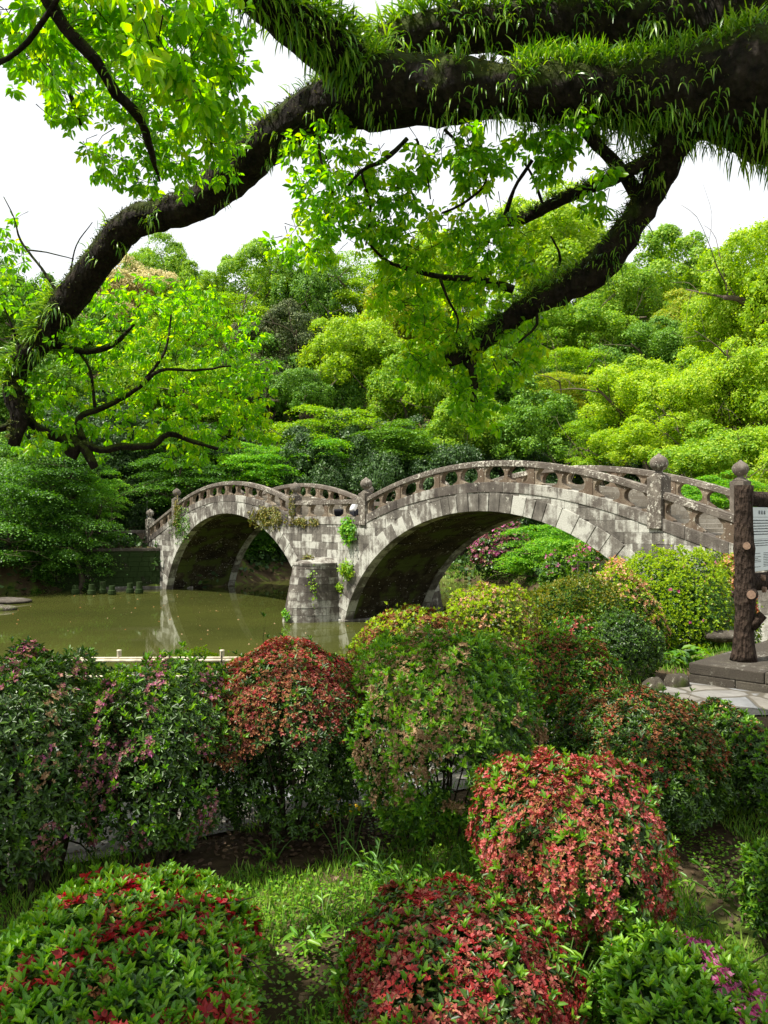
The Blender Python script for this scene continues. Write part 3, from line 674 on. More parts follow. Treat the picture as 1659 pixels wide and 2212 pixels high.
# ------------------------------------------------------------------ bamboo fence by the water
BF = empty('bamboo_fence', (W(250,0,6.9)[0], 6.9, 0), 0, 'low pale bamboo fence tied with black cord behind the front azaleas', 'fence')
zt = EYE + (HY-1428)/F*6.9; zb = EYE + (HY-1462)/F*6.9; fx1 = W(560,0,6.9)[0]-W(250,0,6.9)[0]
def bamboo(mb, a, b, r):
    a = np.array(a); b = np.array(b); n = max(3, int(np.linalg.norm(b-a)/.13)); P = []; R = []
    for i in range(n+1):
        q = a+(b-a)*i/n
        for dd, k in ((-.006,1),(0,1.12),(.006,1)): P.append(q+(b-a)/np.linalg.norm(b-a)*dd); R.append(r*k)
    mb.tube(P, R, 8)
mb = MB(); bamboo(mb, (-.9,0,zt), (fx1,0,zt+.006), .013); mb.build('top_rail', M['bamboo'], BF, smooth=True)
mb = MB(); bamboo(mb, (-.9,.02,zt+.018), (fx1,.02,zt+.026), .010); mb.build('top_rail', M['bamboo'], BF, smooth=True)
mb = MB(); bamboo(mb, (-.9,0,zb), (fx1,0,zb+.004), .011); mb.build('lower_rail', M['bamboo'], BF, smooth=True)
gb = gz(W(400,0,6.9)[0], 6.9)
for k in range(9):
    x = -.65+k*.222; mb = MB(); bamboo(mb, (x,.012,gb-.05), (x,.012,zt-.01), .011); mb.build('upright', M['bamboo'], BF, smooth=True)
for x in (.02, .905):
    mb = MB(); bamboo(mb, (x,.03,gb-.05), (x,.03,zt+.085), .02); mb.build('fence_post', M['bamboo'], BF, smooth=True)
for x in (.24, .46, .905):
    mb = MB(); th = np.linspace(0, 12.5, 40); mb.tube(np.stack([x+.004*th/12, .006+.022*np.cos(th), zt+.01+.03*np.sin(th)], 1), .0035, 5); mb.tube([(x,-.02,zt+.03),(x+.005,-.02,zt+.085)], .003, 5); mb.build('cord_lashing', M['cord'], BF)

# small bamboo rail far under the right arch
FR = empty('small_fence', W(1248,1228,34), 0, 'tiny pale bamboo rail glimpsed beneath the right arch', 'fence')
mb = MB()
mb.tube([(0,0,.28),(2.1,-.4,.26)], .035, 6); mb.build('top_rail', M['bamboo'], FR)
for k in range(5):
    mb = MB(); mb.tube([(k*.45,-k*.09,-1.2),(k*.45,-k*.09,.3)], .03, 6); mb.build('upright', M['bamboo'], FR)

# ------------------------------------------------------------------ crowns of the background trees (unit size meshes, shared by copies)
def crown_mesh(name, seed, style, n, leaf):
    g = np.random.default_rng(seed)
    if style == 'lobed':      # cauliflower like crown: big lobes, small lobes on them
        k1 = 44; i = np.arange(k1)+.5; ph = np.arccos(1-1.62*i/k1); th = np.pi*(1+5**.5)*i
        c = np.stack([np.cos(th)*np.sin(ph), np.sin(th)*np.sin(ph), np.cos(ph)], 1)
        c = unit(c+g.normal(size=c.shape)*.13); c1 = c*(.62+.24*g.uniform(-1, 1, (k1, 1))); c1[:, 2] *= .95; c1 += .06*g.normal(size=c1.shape)
        r1 = g.uniform(.13, .34, k1)
        a = g.integers(0, k1, n); k2 = 26
        sub = unit(g.normal(size=(k1, k2, 3))+c[:, None]*.9+np.array([0, 0, .5])); sr = g.uniform(.30, .48, (k1, k2))
        b = g.integers(0, k2, n); u = unit(rdir(n, g)+sub[a, b]*.55+np.array([0, 0, .45]))
        pos = c1[a]+sub[a, b]*(r1[a]*.80)[:, None]+u*(r1[a]*sr[a, b]*g.uniform(.6, 1.1, n))[:, None]+rdir(n, g)*g.exponential(.028, n)[:, None]
        nrm = unit(u+.6*rdir(n, g)); d = unit(np.cross(nrm, rdir(n, g))+np.array([0, 0, -.35]))
    elif style == 'dense':    # rounder, finer evergreen
        k1 = 60; c = unit(g.normal(size=(k1, 3))+np.array([0, 0, .35])); c1 = c*(.78+.1*g.uniform(-1, 1, (k1, 1))); r1 = g.uniform(.14, .25, k1)
        a = g.integers(0, k1, n); u = unit(rdir(n, g)+c[a]*.6+np.array([0, 0, .3])); pos = c1[a]+u*(r1[a]*g.uniform(.7, 1.05, n))[:, None]
        nrm = unit(u+.6*rdir(n, g)); d = unit(np.cross(nrm, rdir(n, g)))
    else:                     # layered maple: flat sprays in tiers
        k1 = 46; c1 = g.uniform(-1, 1, (k1*3, 3)); c1 = c1[(np.linalg.norm(c1, axis=1) < .95) & (np.linalg.norm(c1, axis=1) > .35)][:k1]; k1 = len(c1)
        r1 = g.uniform(.22, .42, k1); a = g.integers(0, k1, n); q = g.normal(size=(n, 3))*.5
        pos = c1[a]+q*np.stack([r1[a], r1[a], r1[a]*.13], 1); rad = np.hypot(q[:, 0], q[:, 1]); pos[:, 2] -= .10*rad*rad*r1[a]*3
        pos[:, 2] += .03*nz(pos, 14); nrm = unit(np.array([0, 0, 1.0])+.45*rdir(n, g)); d = unit(np.stack([q[:, 0], q[:, 1], -.25+0*rad], 1)+.7*rdir(n, g))
    keep = g.uniform(size=n) < .22+.9*(nz(pos, 8) > -.25)
    inner = rdir(n//9, g)*(g.uniform(0, 1, n//9)**.5*.62)[:, None]
    pos = np.vstack([pos[keep], inner]); nrm = np.vstack([nrm[keep], rdir(len(inner), g)]); d = np.vstack([d[keep], rdir(len(inner), g)])
    L = leaf*g.uniform(.45, 1.5, len(pos))
    v, f = scatter(CARD if style != 'maple' else KITE, pos, d, nrm, L, L*.75)
    return mesh_np(name, v, f)
CM = {'lobed': [crown_mesh('crown_lobed', 100+i, 'lobed', 62000, .034) for i in range(4)],
      'dense': [crown_mesh('crown_dense', 120+i, 'dense', 42000, .036) for i in range(2)],
      'maple': [crown_mesh('crown_maple', 140+i, 'maple', 40000, .036) for i in range(3)]}
BRM = {}
def limb_mesh(kind):
    """unit trunk with forking limbs reaching into the crown; the crown centre is the origin"""
    g = np.random.default_rng(5+kind); mb = MB()
    def limb(a, b, r0, r1, dep, sag=.08):
        a = np.array(a); b = np.array(b); m = (a+b)/2+g.normal(size=3)*sag*np.linalg.norm(b-a)
        P, R = smooth_path([a, m, b], [r0, (r0+r1)/2, r1], .09); mb.tube(P, R, 6 if dep else 9, .12, dep)
        if dep < 3:
            for k in range(3 if dep else 5):
                t = P[int(len(P)*g.uniform(.45, .98))]; q = unit(b-a+g.normal(size=3)*.9*np.linalg.norm(b-a))*np.linalg.norm(b-a)*g.uniform(.5, .8)
                limb(t, t+q*np.array([1, 1, .8]), r1*.8, r1*.3, dep+1)
    limb((0, 0, -1.9), (.05, .03, -.25), .075, .05, 0)
    return mb.mesh('limbs', True)
LM = [limb_mesh(i) for i in range(4)]
tcount = 0
def tree(px, ytop, wpx, hpx, Z, mesh, mat, label, cat='tree', group='trees on the wooded hill behind the bridge', rot=None, ybase=None, name=None):
    """px centre column, ytop crown top row, crown width and height in survey pixels at distance Z"""
    global tcount; tcount += 1
    rr = random.Random(tcount*7)
    c = W(px, ytop+hpx/2, Z); sx = wpx/2/F*Z; sz = hpx/2/F*Z
    root = empty(name or 'broadleaf_tree', (c[0], Z, gz(c[0], Z)-.3), 0, label, cat, group)
    cr = link('crown', CM[mesh][tcount % len(CM[mesh])], M[mat], root, True)
    cr.location = (0, 0, c[2]-root.location.z); cr.scale = (sx, (sx+sz)/2, sz); cr.rotation_euler = (0, 0, rr.uniform(0, 6.28) if rot is None else rot)
    tk = link('trunk', LM[tcount % 4], M['bark2'], root, True)
    hgt = max(.5, c[2]-root.location.z); tk.location = (0, 0, hgt); s = (sx+sz)/2; tk.scale = (s*.95, s*.95, max(hgt/1.9, s*.6)); tk.rotation_euler = (0, 0, rr.uniform(0, 6.28))
    return root
HB = 'hillside trees behind the bridge'
T = [ # px, top, w, h, Z, mesh, material, label
 (345, 522, 170, 190, 118, 'lobed', 'camphor', 'round green tree topping the skyline just right of the cream coloured tree'),
 (300, 560, 230, 150, 108, 'lobed', 'cream', 'cream coloured blossoming tree on the left skyline'),
 (225, 640, 200, 130, 100, 'lobed', 'cream', 'lower cream coloured tree half hidden by the sloping mossy limb'),
 (420, 575, 150, 150, 106, 'lobed', 'camphor', 'mid green tree between the cream tree and the tall skyline tree with bare trunk'),
 (560, 525, 190, 210, 110, 'dense', 'camphor', 'tall green skyline tree left of centre with trunk showing'),
 (665, 545, 170, 200, 108, 'lobed', 'green', 'darker green skyline tree just left of the picture centre'),
 (780, 520, 200, 220, 112, 'maple', 'camphor', 'green tree on the skyline behind the hanging central leaves'),
 (940, 500, 240, 230, 114, 'lobed', 'lime', 'yellow green skyline tree left of the highest crown'),
 (1190, 425, 320, 260, 112, 'lobed', 'lime', 'highest tree on the skyline, broad yellow green dome right of centre'),
 (1440, 498, 240, 240, 108, 'dense', 'camphor', 'rounded green skyline tree right of the highest dome'),
 (1325, 560, 180, 190, 104, 'lobed', 'camphor', 'green tree in front of the dip between the two right skyline domes'),
 (1530, 545, 130, 160, 106, 'lobed', 'green', 'small green skyline tree beside the bright tree at the right edge'),
 (1475, 640, 180, 140, 98, 'lobed', 'yellowing', 'tree with orange tinted leaves under the right skyline dome'),
 (1250, 640, 230, 150, 98, 'lobed', 'camphor', 'mid green spreading tree above the dark hollow on the right hillside'),
 (1420, 690, 220, 150, 94, 'lobed', 'green', 'mid green tree sheltering the dark hollow on the right hillside'),
 (1120, 600, 220, 200, 100, 'maple', 'camphor', 'green tree behind the end of the low mossy branch'),
 (1230, 745, 210, 130, 90, 'maple', 'camphor', 'rounded green tree left of the dark hollow on the right hillside'),
 (1330, 830, 230, 120, 88, 'lobed', 'green', 'low green tree below the dark hollow on the right hillside'),
 (1205, 790, 150, 110, 84, 'maple', 'yellowing', 'yellowish leaved tree in the middle of the right hillside'),
 (880, 600, 250, 190, 96, 'lobed', 'yellowing', 'yellowish green tree high on the hill behind the central leaves'),
 (400, 655, 220, 160, 92, 'lobed', 'lime', 'yellow green tree low on the left hillside above the bridge'),
 (500, 620, 170, 140, 98, 'maple', 'camphor', 'green tree under the tall left skyline tree'),
 (625, 655, 200, 190, 92, 'dense', 'olive', 'dark olive evergreen dusted with pale flowers left of centre'),
 (535, 700, 140, 180, 90, 'dense', 'brown', 'brownish evergreen beside the dark olive one left of centre'),
 (580, 780, 150, 110, 86, 'dense', 'olive', 'smaller dark olive evergreen below the brownish one'),
 (770, 665, 250, 220, 88, 'lobed', 'lime', 'large bright green tree at the centre of the hillside'),
 (650, 790, 150, 120, 83, 'lobed', 'green', 'green tree squeezed between the olive evergreen and the bright slope tree'),
 (720, 855, 290, 190, 79, 'maple', 'camphor', 'broad bright green tree right above the left arch'),
 (870, 760, 210, 190, 84, 'lobed', 'camphor', 'green tree with leaning dark trunk above the small parapet between the arches'),
 (860, 895, 240, 150, 76, 'maple', 'green', 'low green tree just behind the pier end of the right arch'),
 (1010, 850, 250, 190, 78, 'lobed', 'camphor', 'bright green tree behind the crown of the right arch'),
 (1150, 835, 250, 200, 76, 'lobed', 'green', 'mid green tree behind the top of the right arch, left of the lime ones'),
 (960, 730, 220, 170, 86, 'dense', 'camphor', 'green tree behind the drooping branch tip'),
 (1085, 720, 200, 150, 90, 'maple', 'green', 'green tree right of the drooping branch tip'),
 (440, 775, 240, 190, 84, 'maple', 'camphor', 'green tree above the highest point of the left arch'),
 (330, 740, 220, 200, 86, 'lobed', 'camphor', 'green tree behind the left foreground foliage'),
 (160, 640, 230, 230, 94, 'lobed', 'green', 'green tree behind the elbow of the big mossy limb'),
 (30, 560, 210, 260, 88, 'lobed', 'green', 'green tree at the far left edge under the sky'),
 (60, 760, 260, 220, 80, 'lobed', 'green', 'green tree at the left edge behind the hanging branch stub'),
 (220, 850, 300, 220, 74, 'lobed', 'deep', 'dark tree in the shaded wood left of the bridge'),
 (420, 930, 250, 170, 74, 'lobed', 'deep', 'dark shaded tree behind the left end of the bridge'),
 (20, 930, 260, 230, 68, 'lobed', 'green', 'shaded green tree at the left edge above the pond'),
]
for a in T: tree(*a, group=HB)
R_ = [
 (1650, 475, 270, 300, 64, 'lobed', 'lime', 'tall bright lime green tree at the right edge reaching into the sky'),
 (1580, 600, 200, 200, 66, 'lobed', 'lime', 'bright lime green tree left of the tall one at the right edge'),
 (1650, 720, 260, 260, 58, 'lobed', 'lime', 'large bright tree filling the right edge above the log post'),
 (1530, 745, 250, 230, 60, 'lobed', 'lime', 'bright lime tree above the tallest ball finial on the right'),
 (1380, 775, 280, 180, 66, 'lobed', 'lime', 'broad lime green tree right of centre behind the big arch'),
 (1420, 880, 260, 150, 60, 'lobed', 'lime', 'low lime tree right behind the far parapet of the right arch'),
 (1290, 880, 180, 150, 68, 'maple', 'camphor', 'mid green tree left of the low lime trees behind the arch'),
 (1560, 905, 280, 190, 54, 'lobed', 'camphor', 'bright tree with bare branches at lower right behind the ball finials'),
 (1690, 900, 280, 240, 52, 'lobed', 'lime', 'bright tree cut by the right edge behind the board'),
]
for a in R_: tree(*a, group='lime green trees on the right bank')
Mp = [
 (560, 945, 260, 130, 73, 'maple', 'maple', 'bright layered maple leaning over the left arch'),
 (690, 935, 240, 130, 75, 'maple', 'maple', 'bright layered maple rising behind the parapet between the arches'),
 (800, 985, 180, 100, 75, 'maple', 'green', 'small maple behind the post where the arches meet'),
 (1190, 1112, 230, 150, 61, 'maple', 'maple', 'green layered maple hanging over the water under the right arch'),
 (1270, 1100, 220, 130, 66, 'maple', 'shademaple', 'shaded maple behind the bright one under the right arch'),
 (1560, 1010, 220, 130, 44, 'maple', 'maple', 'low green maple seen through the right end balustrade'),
 (1450, 1030, 240, 110, 50, 'maple', 'shademaple', 'shaded maple behind the parapet left of the log post'),
 (115, 930, 240, 190, 61, 'maple', 'shademaple', 'dark maple with tiers of leaves over the left water edge'),
 (30, 1000, 260, 230, 57, 'maple', 'shademaple', 'dark maple reaching the water at the left picture edge'),
 (150, 1050, 195, 225, 59.3, 'maple', 'shademaple', 'low dark maple draping over the stone piles'),
 (90, 1130, 220, 150, 58.8, 'maple', 'shademaple', 'lowest maple sprays touching the water left of the piles'),
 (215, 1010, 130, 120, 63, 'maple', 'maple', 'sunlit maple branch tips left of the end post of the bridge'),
 (540, 1085, 230, 130, 73.5, 'maple', 'shademaple', 'dark maple added to darken the bank seen through the left arch'),  # added tree, darkens the far bank behind the left arch
 (370, 975, 230, 130, 68, 'maple', 'shademaple', 'dark maple above the left end of the bridge'),
]
for a in Mp: tree(*a, group='maples near the water', name='maple_tree')
# filler woods: real trees between and behind the named ones
WH = [(150,'behind the elbow of the mossy limb'),(330,'above the far left end of the bridge'),(480,'straight above the left arch'),(640,'above the right shoulder of the left arch'),(790,'above the parapet between the arches'),(960,'above the rising side of the right arch'),(1120,'above the crown of the right arch'),(1280,'above the descending side of the right arch'),(1440,'above the tallest ball finial'),(1600,'above the log post'),(9999,'at the right picture edge')]
SEEN = {}
def where(px): return next(w_ for q_, w_ in WH if px < q_)
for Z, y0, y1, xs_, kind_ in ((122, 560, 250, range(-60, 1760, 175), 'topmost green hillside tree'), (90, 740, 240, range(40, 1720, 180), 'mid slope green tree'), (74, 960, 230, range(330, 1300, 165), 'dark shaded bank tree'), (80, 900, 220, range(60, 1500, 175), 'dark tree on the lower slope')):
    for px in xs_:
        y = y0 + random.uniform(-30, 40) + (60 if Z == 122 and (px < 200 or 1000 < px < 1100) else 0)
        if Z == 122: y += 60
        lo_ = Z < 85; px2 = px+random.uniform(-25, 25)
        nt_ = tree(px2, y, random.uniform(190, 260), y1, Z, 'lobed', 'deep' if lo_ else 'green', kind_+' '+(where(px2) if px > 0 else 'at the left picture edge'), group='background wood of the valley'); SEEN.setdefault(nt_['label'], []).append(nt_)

for q_ in SEEN.values():
    if len(q_) == 2: q_[0]['label'] += ', left of two'; q_[1]['label'] += ', right of two'
# prominent trunk at the left end of the bridge and the lamp beside it
TR = empty('leaning_tree', W(372, 1120, 70)*np.array([1,1,0])+np.array([0,0,gz(W(372,0,70)[0],70)-.3]), 0, 'brown crooked tree trunk leaning behind the left end of the bridge', 'tree')
mb = MB(); b0 = TR.location
pts = [W(395,1180,70), W(392,1120,70), W(372,1075,70), W(366,1040,70), W(378,1000,70), W(372,960,70), W(385,920,70)]; P, R = smooth_path([q-np.array(b0) for q in pts], [.62,.52,.46,.42,.40,.32,.2], .4); mb.tube(P, R, 12, .12, 2)
for q in ((420,960),(330,945),(440,1000)):
    P, R = smooth_path([W(375,1000,70)-np.array(b0), (W(375,1000,70)+W(*q,70.5))/2-np.array(b0)+np.array([0,0,.5]), W(*q,70.5)-np.array(b0)], [.28,.2,.1], .4); mb.tube(P, R, 8, .1, 1)
mb.build('trunk', M['bark2'], TR, smooth=True)
cc = link('crown', CM['maple'][0], M['shademaple'], TR, True); cc.location = V3(W(375,955,70)-np.array(b0)); cc.scale = (3.8,3.5,1.9)
LP = empty('street_lamp', W(318, 1150, 68)*np.array([1,1,0])+np.array([0,0,gz(W(318,0,68)[0],68)]), 0, 'thin pole lamp with square lantern in the dark wood left of the bridge', 'lamp')
lh = W(318, 1052, 68)[2]-LP.location.z
mb = MB(); mb.tube([(0,0,0),(0,0,lh-.7)], .055, 8); mb.build('pole', M['metal'], LP)
mb = MB(); mb.box(-.26,.26,-.26,.26,lh-.62,lh-.12); mb.build('lantern', M['lampglass'], LP, bevel=.02)
mb = MB(); mb.lathe([(.05,-.75+lh),(.30,-.66+lh),(.30,-.62+lh)], n=4); mb.lathe([(.40,lh-.12),(.36,lh-.06),(.05,lh+.08)], n=4); mb.build('lantern_frame', M['metal'], LP)

# undergrowth that nobody could count, on the far banks
def on_ground(x0, x1, y0, y1, n, cond=None):
    x = rng.uniform(x0, x1, n); y = rng.uniform(y0, y1, n); z = ground_h(x, y); P = np.stack([x, y, z], 1)
    sd = pond_sd(P[:, :2]); k_ = sd > .15
    if cond is not None: k_ &= cond(P, sd)
    return P[k_]
P = on_ground(-60, 60, 44, 104, 5200, lambda P, sd: (sd > 1.0) & (P[:, 1] > 50) | ((P[:, 0] < -13) & (sd > .1)))
r = rng.uniform(.6, 1.4, len(P)); nl = 30
pp = np.repeat(P, nl, 0)+rdir(len(P)*nl)*np.repeat(r, nl)[:, None]*np.array([1,1,.7])
d = rdir(len(pp)); v, f = scatter(CARD, pp, d, unit(rdir(len(pp))+np.array([0,0,.8])), rng.uniform(.25,.5,len(pp)), rng.uniform(.2,.4,len(pp)))
tag(link('undergrowth', mesh_np('undergrowth', v, f), M['deep']), 'dark green undergrowth covering the banks and hillside below the trees', 'undergrowth', kind='stuff')
P = on_ground(1, 16, 60, 80, 19000, lambda P, sd: (sd > .3))
d = unit(rdir(len(P))*.6+np.array([0,0,1])); v, f = scatter(KITE, P, d, rdir(len(P)), rng.uniform(.15,.35,len(P)), .08)
tag(link('bank_grass', mesh_np('bank_grass', v, f), M['grass']), 'green grass sloping to the far shore beneath the right arch', 'grass', kind='stuff')

# ------------------------------------------------------------------ azalea shrubs
def dome(n, g, low=-.25, box=.88):
    u = rdir(n*2, g); u = u[u[:, 2] > low][:n]
    q = np.sign(u)*np.abs(u)**box; return u, q/np.linalg.norm(q, axis=1, keepdims=True)*(1+.10*(1-np.abs(u).max(1, keepdims=True)))
FL = None
def petals(pos, nrm, size, g, n=5, open_=.8):
    """little trumpet flowers of n petals; returns a mesh of petals"""
    N = len(pos); a = unit(np.cross(nrm, rdir(N, g))); b = np.cross(nrm, a); V = []; Fc = []
    out = []; 
    for k in range(n):
        th = 2*np.pi*k/n; d = unit(nrm*(1-open_*.6)+(a*np.cos(th)+b*np.sin(th))*open_+.3*rdir(N, g)); out.append((pos, d, unit(nrm+.6*rdir(N, g))))
    P = np.concatenate([o_[0] for o_ in out]); D = np.concatenate([o_[1] for o_ in out]); Nn = np.concatenate([o_[2] for o_ in out]); s = np.tile(size, n)*g.uniform(.7, 1.2, N*n)
    return scatter(KITE, P, D, Nn, s, s*g.uniform(.35, .7, N*n))
def shrub(label, px, ytop, wpx, Z, hm=None, ybase=None, seed=1, leaf=.030, dens=1.0, mats=('azgreen', 'azyoung'), young=.25, flowers=(), depth=None, low=-.3, stems=8, sprigs=0,
          name='azalea_bush', cat='shrub', group=None, shell=.16, gap=.0, branchy=False, zoff=0, taper=0, box=1.0, rag=1.0):
    g = np.random.default_rng(seed)
    top = W(px, ytop, Z); rx = wpx/2/F*Z; ry = depth or rx*.8; zg = gz(top[0], Z)+zoff
    H = top[2]-zg; zc = zg+H*(.46 if low < -.15 else .2); hz = top[2]-zc
    root = empty(name, (top[0], Z, zg), 0, label, cat, group); O = np.array([top[0], Z, zg]); C0 = np.array([0, 0, zc-zg])
    area = 4*np.pi*((rx*ry)**1.6/2+((rx*hz)**1.6)/2)**(1/1.6)*.6
    ns = int(area/(leaf*leaf*1.05)*dens*(2.3 if Z < 6 else 1.6)); shell = shell*1.35; gap = gap*.8
    u, q = dome(ns, g, low, box); n_ = len(u)
    wob = 1+rag*(.11*nz(u, 1.7, seed % 3)+.08*nz(u, 5, seed % 2)+.04*nz(u, 11, 1))
    dd = g.uniform(0, 1, n_)**2.0*shell
    P = C0+q*np.array([rx, ry, hz])*(wob-dd)[:, None]
    SC = np.array([1., 1., 1.])
    for _ in range(12):      # fit the outline: crown top and width as surveyed
        Q_ = P*SC; yw = np.maximum(Z+Q_[:, 1], .3); SC[2] *= 1-.6*(np.percentile(HY-(Q_[:, 2]+zg-EYE)/yw*F, .6) - ytop < 0)*min(.2, abs(np.percentile(HY-(Q_[:, 2]+zg-EYE)/yw*F, .6)-ytop)/F*Z/H) if np.percentile(HY-(Q_[:, 2]+zg-EYE)/yw*F, .6) < ytop else 1+.6*min(.2, abs(np.percentile(HY-(Q_[:, 2]+zg-EYE)/yw*F, .6)-ytop)/F*Z/H)
        xs2 = CX+(top[0]+Q_[:, 0])/yw*F; SC[0] *= 1+.6*(wpx/(np.percentile(xs2, 99.3)-np.percentile(xs2, .7))-1)
    P = P*SC; H = H*SC[2]; tp = lambda P_: np.stack([P_[:, 0]*(1-taper*np.clip(1-P_[:, 2]/(.55*H), 0, 1)), P_[:, 1]*(1-taper*np.clip(1-P_[:, 2]/(.55*H), 0, 1)), P_[:, 2]], 1)
    P = tp(P)
    P[:, 2] = np.maximum(P[:, 2], .05)
    out = unit(u/np.array([rx, ry, hz])); spr = (g.uniform(size=n_) < .035) & (u[:, 2] > -.1); ex = g.exponential(.035 if Z < 6 else .06, n_)*spr*min(1, rx*1.5)*(leaf/.03 if Z > 30 else 1)
    P = P+unit(out+np.array([0, 0, .7]))*ex[:, None]; dd = np.where(spr, 0, dd)
    if spr.any() and Z < 20:
        v_, f_ = scatter(KITE, P[spr]-unit(out+np.array([0,0,.7]))[spr]*(ex[spr]+.03)[:, None], unit(out+np.array([0,0,.7]))[spr], rdir(spr.sum(), g), ex[spr]+.03, .0045); link('sprigs', mesh_np('sprigs', v_, f_), M['twig'], root)['kind'] = 'stuff'
    if gap > 0:
        k_ = nz(P, 3.2/max(rx, .3), 2) > -1.1+gap*1.6*(P[:, 2] < H*.62); P, out, dd, spr = P[k_], out[k_], dd[k_], spr[k_]; n_ = len(P)
    # rosettes of leaves
    K = 5; ax = unit(out+np.array([0, 0, .55])+.35*rdir(n_, g)); a = unit(np.cross(ax, rdir(n_, g))); b = np.cross(ax, a)
    isy = ((g.uniform(size=n_) < young*(1.2+1.1*nz(P, 2.2, 1))) | (spr[:n_] if len(spr) == n_ else False)) & (dd < shell*.35)
    vL, fL, mi = [], [], []; of_ = 0
    for nm, mk, sel in (('leaves', mats[0], ~isy), ('young_shoots', mats[1], isy)):
        if not sel.any(): continue
        pos = []; D = []; Nn = []
        for k in range(K):
            th = 2*np.pi*k/K+g.uniform(-.4, .4, sel.sum()); op = (1.15 if nm == 'leaves' else .55)+g.uniform(-.3, .3, sel.sum())
            r_ = a[sel]*np.cos(th)[:, None]+b[sel]*np.sin(th)[:, None]; d_ = unit(ax[sel]*np.cos(op)[:, None]+r_*np.sin(op)[:, None])
            pos.append(P[sel]+d_*leaf*.12+ax[sel]*(leaf*.25*k/K)); D.append(d_); Nn.append(unit(ax[sel]-d_*(ax[sel]*d_).sum(1, keepdims=True)+.15*rdir(sel.sum(), g)))
        pos = np.concatenate(pos); D = np.concatenate(D); Nn = np.concatenate(Nn); s = leaf*g.uniform(.65, 1.2, len(pos))
        v, f = scatter(LEAF if Z < 6.5 else KITE, pos, D, Nn, s, s*.42 if Z < 6.5 else s*.55)
        vL.append(v); fL.append(f+of_); of_ += len(v); mi.append(np.full(len(f), 0 if nm == 'leaves' else 1))
    ni = int(n_*1.6); ui, qi = dome(ni, g, low); Pi = C0+qi*np.array([rx, ry, hz])*(g.uniform(.35, .86, (len(qi), 1))); Pi = Pi*SC; Pi = tp(Pi[Pi[:, 2] > (.22+.3*(taper > .3))*H]); di = unit(rdir(len(Pi), g)+np.array([0,0,.3]))
    v, f = scatter(KITE, Pi, di, rdir(len(Pi), g), leaf*1.15, leaf*.6); vL.append(v); fL.append(f+of_); mi.append(np.zeros(len(f)))
    me = mesh_np('leaves', np.vstack(vL), np.vstack(fL)); me.materials.append(M[mats[0]]); me.materials.append(M[mats[1]]); me.polygons.foreach_set('material_index', np.concatenate(mi).astype(np.int32)); link('leaves', me, None, root)
    # flowers: (material, density, size, mask(P,H) -> weight 0..1)
    for fi, (fm, fd, fs, mask) in enumerate(flowers):
        nf = int(area/(fs*fs)*fd); u, q = dome(nf, g, low+.1, box); wob = 1+rag*(.11*nz(u, 1.7, seed % 3)+.08*nz(u, 5, seed % 2)+.04*nz(u, 11, 1))
        Pf = (C0+q*np.array([rx, ry, hz])*(wob+g.uniform(-.045, .02, len(u)))[:, None])*SC; Pf = tp(Pf); wgt = mask(Pf/np.array([rx*SC[0], ry, H]), u)
        k_ = g.uniform(size=len(Pf)) < wgt; Pf = Pf[k_]; on = unit(u[k_]/np.array([rx, ry, hz])+.5*rdir(k_.sum(), g)+np.array([0, 0, .1]))
        if len(Pf) == 0: continue
        v, f = petals(Pf, on, np.full(len(Pf), fs)*g.uniform(.7, 1.15, len(Pf)), g)
        tag(link('blossoms', mesh_np('blossoms', v, f), M[fm], root), kind='stuff')
    # stems
    mb = MB(); nb = stems
    for k in range(nb):
        th = g.uniform(0, 6.28); rr_ = g.uniform(.05, .28); a0 = np.array([math.cos(th)*rx*rr_, math.sin(th)*ry*rr_, -.03])
        th2 = th+g.uniform(-.5, .5); e = g.uniform(.45, .85); b0 = C0+np.array([math.cos(th2)*rx*e, math.sin(th2)*ry*e, hz*g.uniform(.1, .6)]); b0 = b0*SC
        m0 = (a0*.55+b0*.45)+g.normal(size=3)*.03*np.array([1,1,.5]); r0 = (.009 if not branchy else .016)*g.uniform(.7, 1.3)*(1 if Z < 6 else .8)
        Pq, Rq = smooth_path([a0, m0, b0], [r0, r0*.7, r0*.35], .06); mb.tube(Pq, Rq, 6, .15, k % 3)
        for j in range(4):
            s0 = Pq[int(len(Pq)*g.uniform(.35, .95))]; e0 = s0+unit(g.normal(size=3)+np.array([0,0,.35])+unit(b0-a0)*.6)*g.uniform(.08, .2)*(1 if rx > .3 else .5)
            Pz, Rz = smooth_path([s0, (s0+e0)/2+g.normal(size=3)*.015, e0], [r0*.45, r0*.35, r0*.15], .05); mb.tube(Pz, Rz, 5)
    if mb.v: mb.build('stems', M['twig'], root, smooth=True)
    return root, O, C0, (rx, ry, hz), g
topm = lambda lo, hi: (lambda P, u: np.clip((P[:, 2]-lo)/(hi-lo), 0, 1)*(.55+.6*nz(P, 4.5)))
pat = lambda f_, t_, z0=0.0: (lambda P, u: (nz(P, f_, 1) > t_)*(P[:, 2] > z0)*.9)
AZ = 'clipped azalea bushes beside the path'
shrub('big leafy azalea at the left edge with bare branches and withered mauve flowers', 50, 1408, 500, 3.5, mats=('azdark', 'azgreen'), seed=11, taper=.3, leaf=.030, dens=.75, gap=.55, young=.2, branchy=True, stems=16, low=-.55, depth=.6,
      flowers=(('fmauve', .6, 0.0186, pat(5, .25, .25)), ('fbrown', .35, 0.0174, pat(6, .4, .1)), ('fpink', .02, 0.0186, pat(7, .6, .6))), group=AZ)
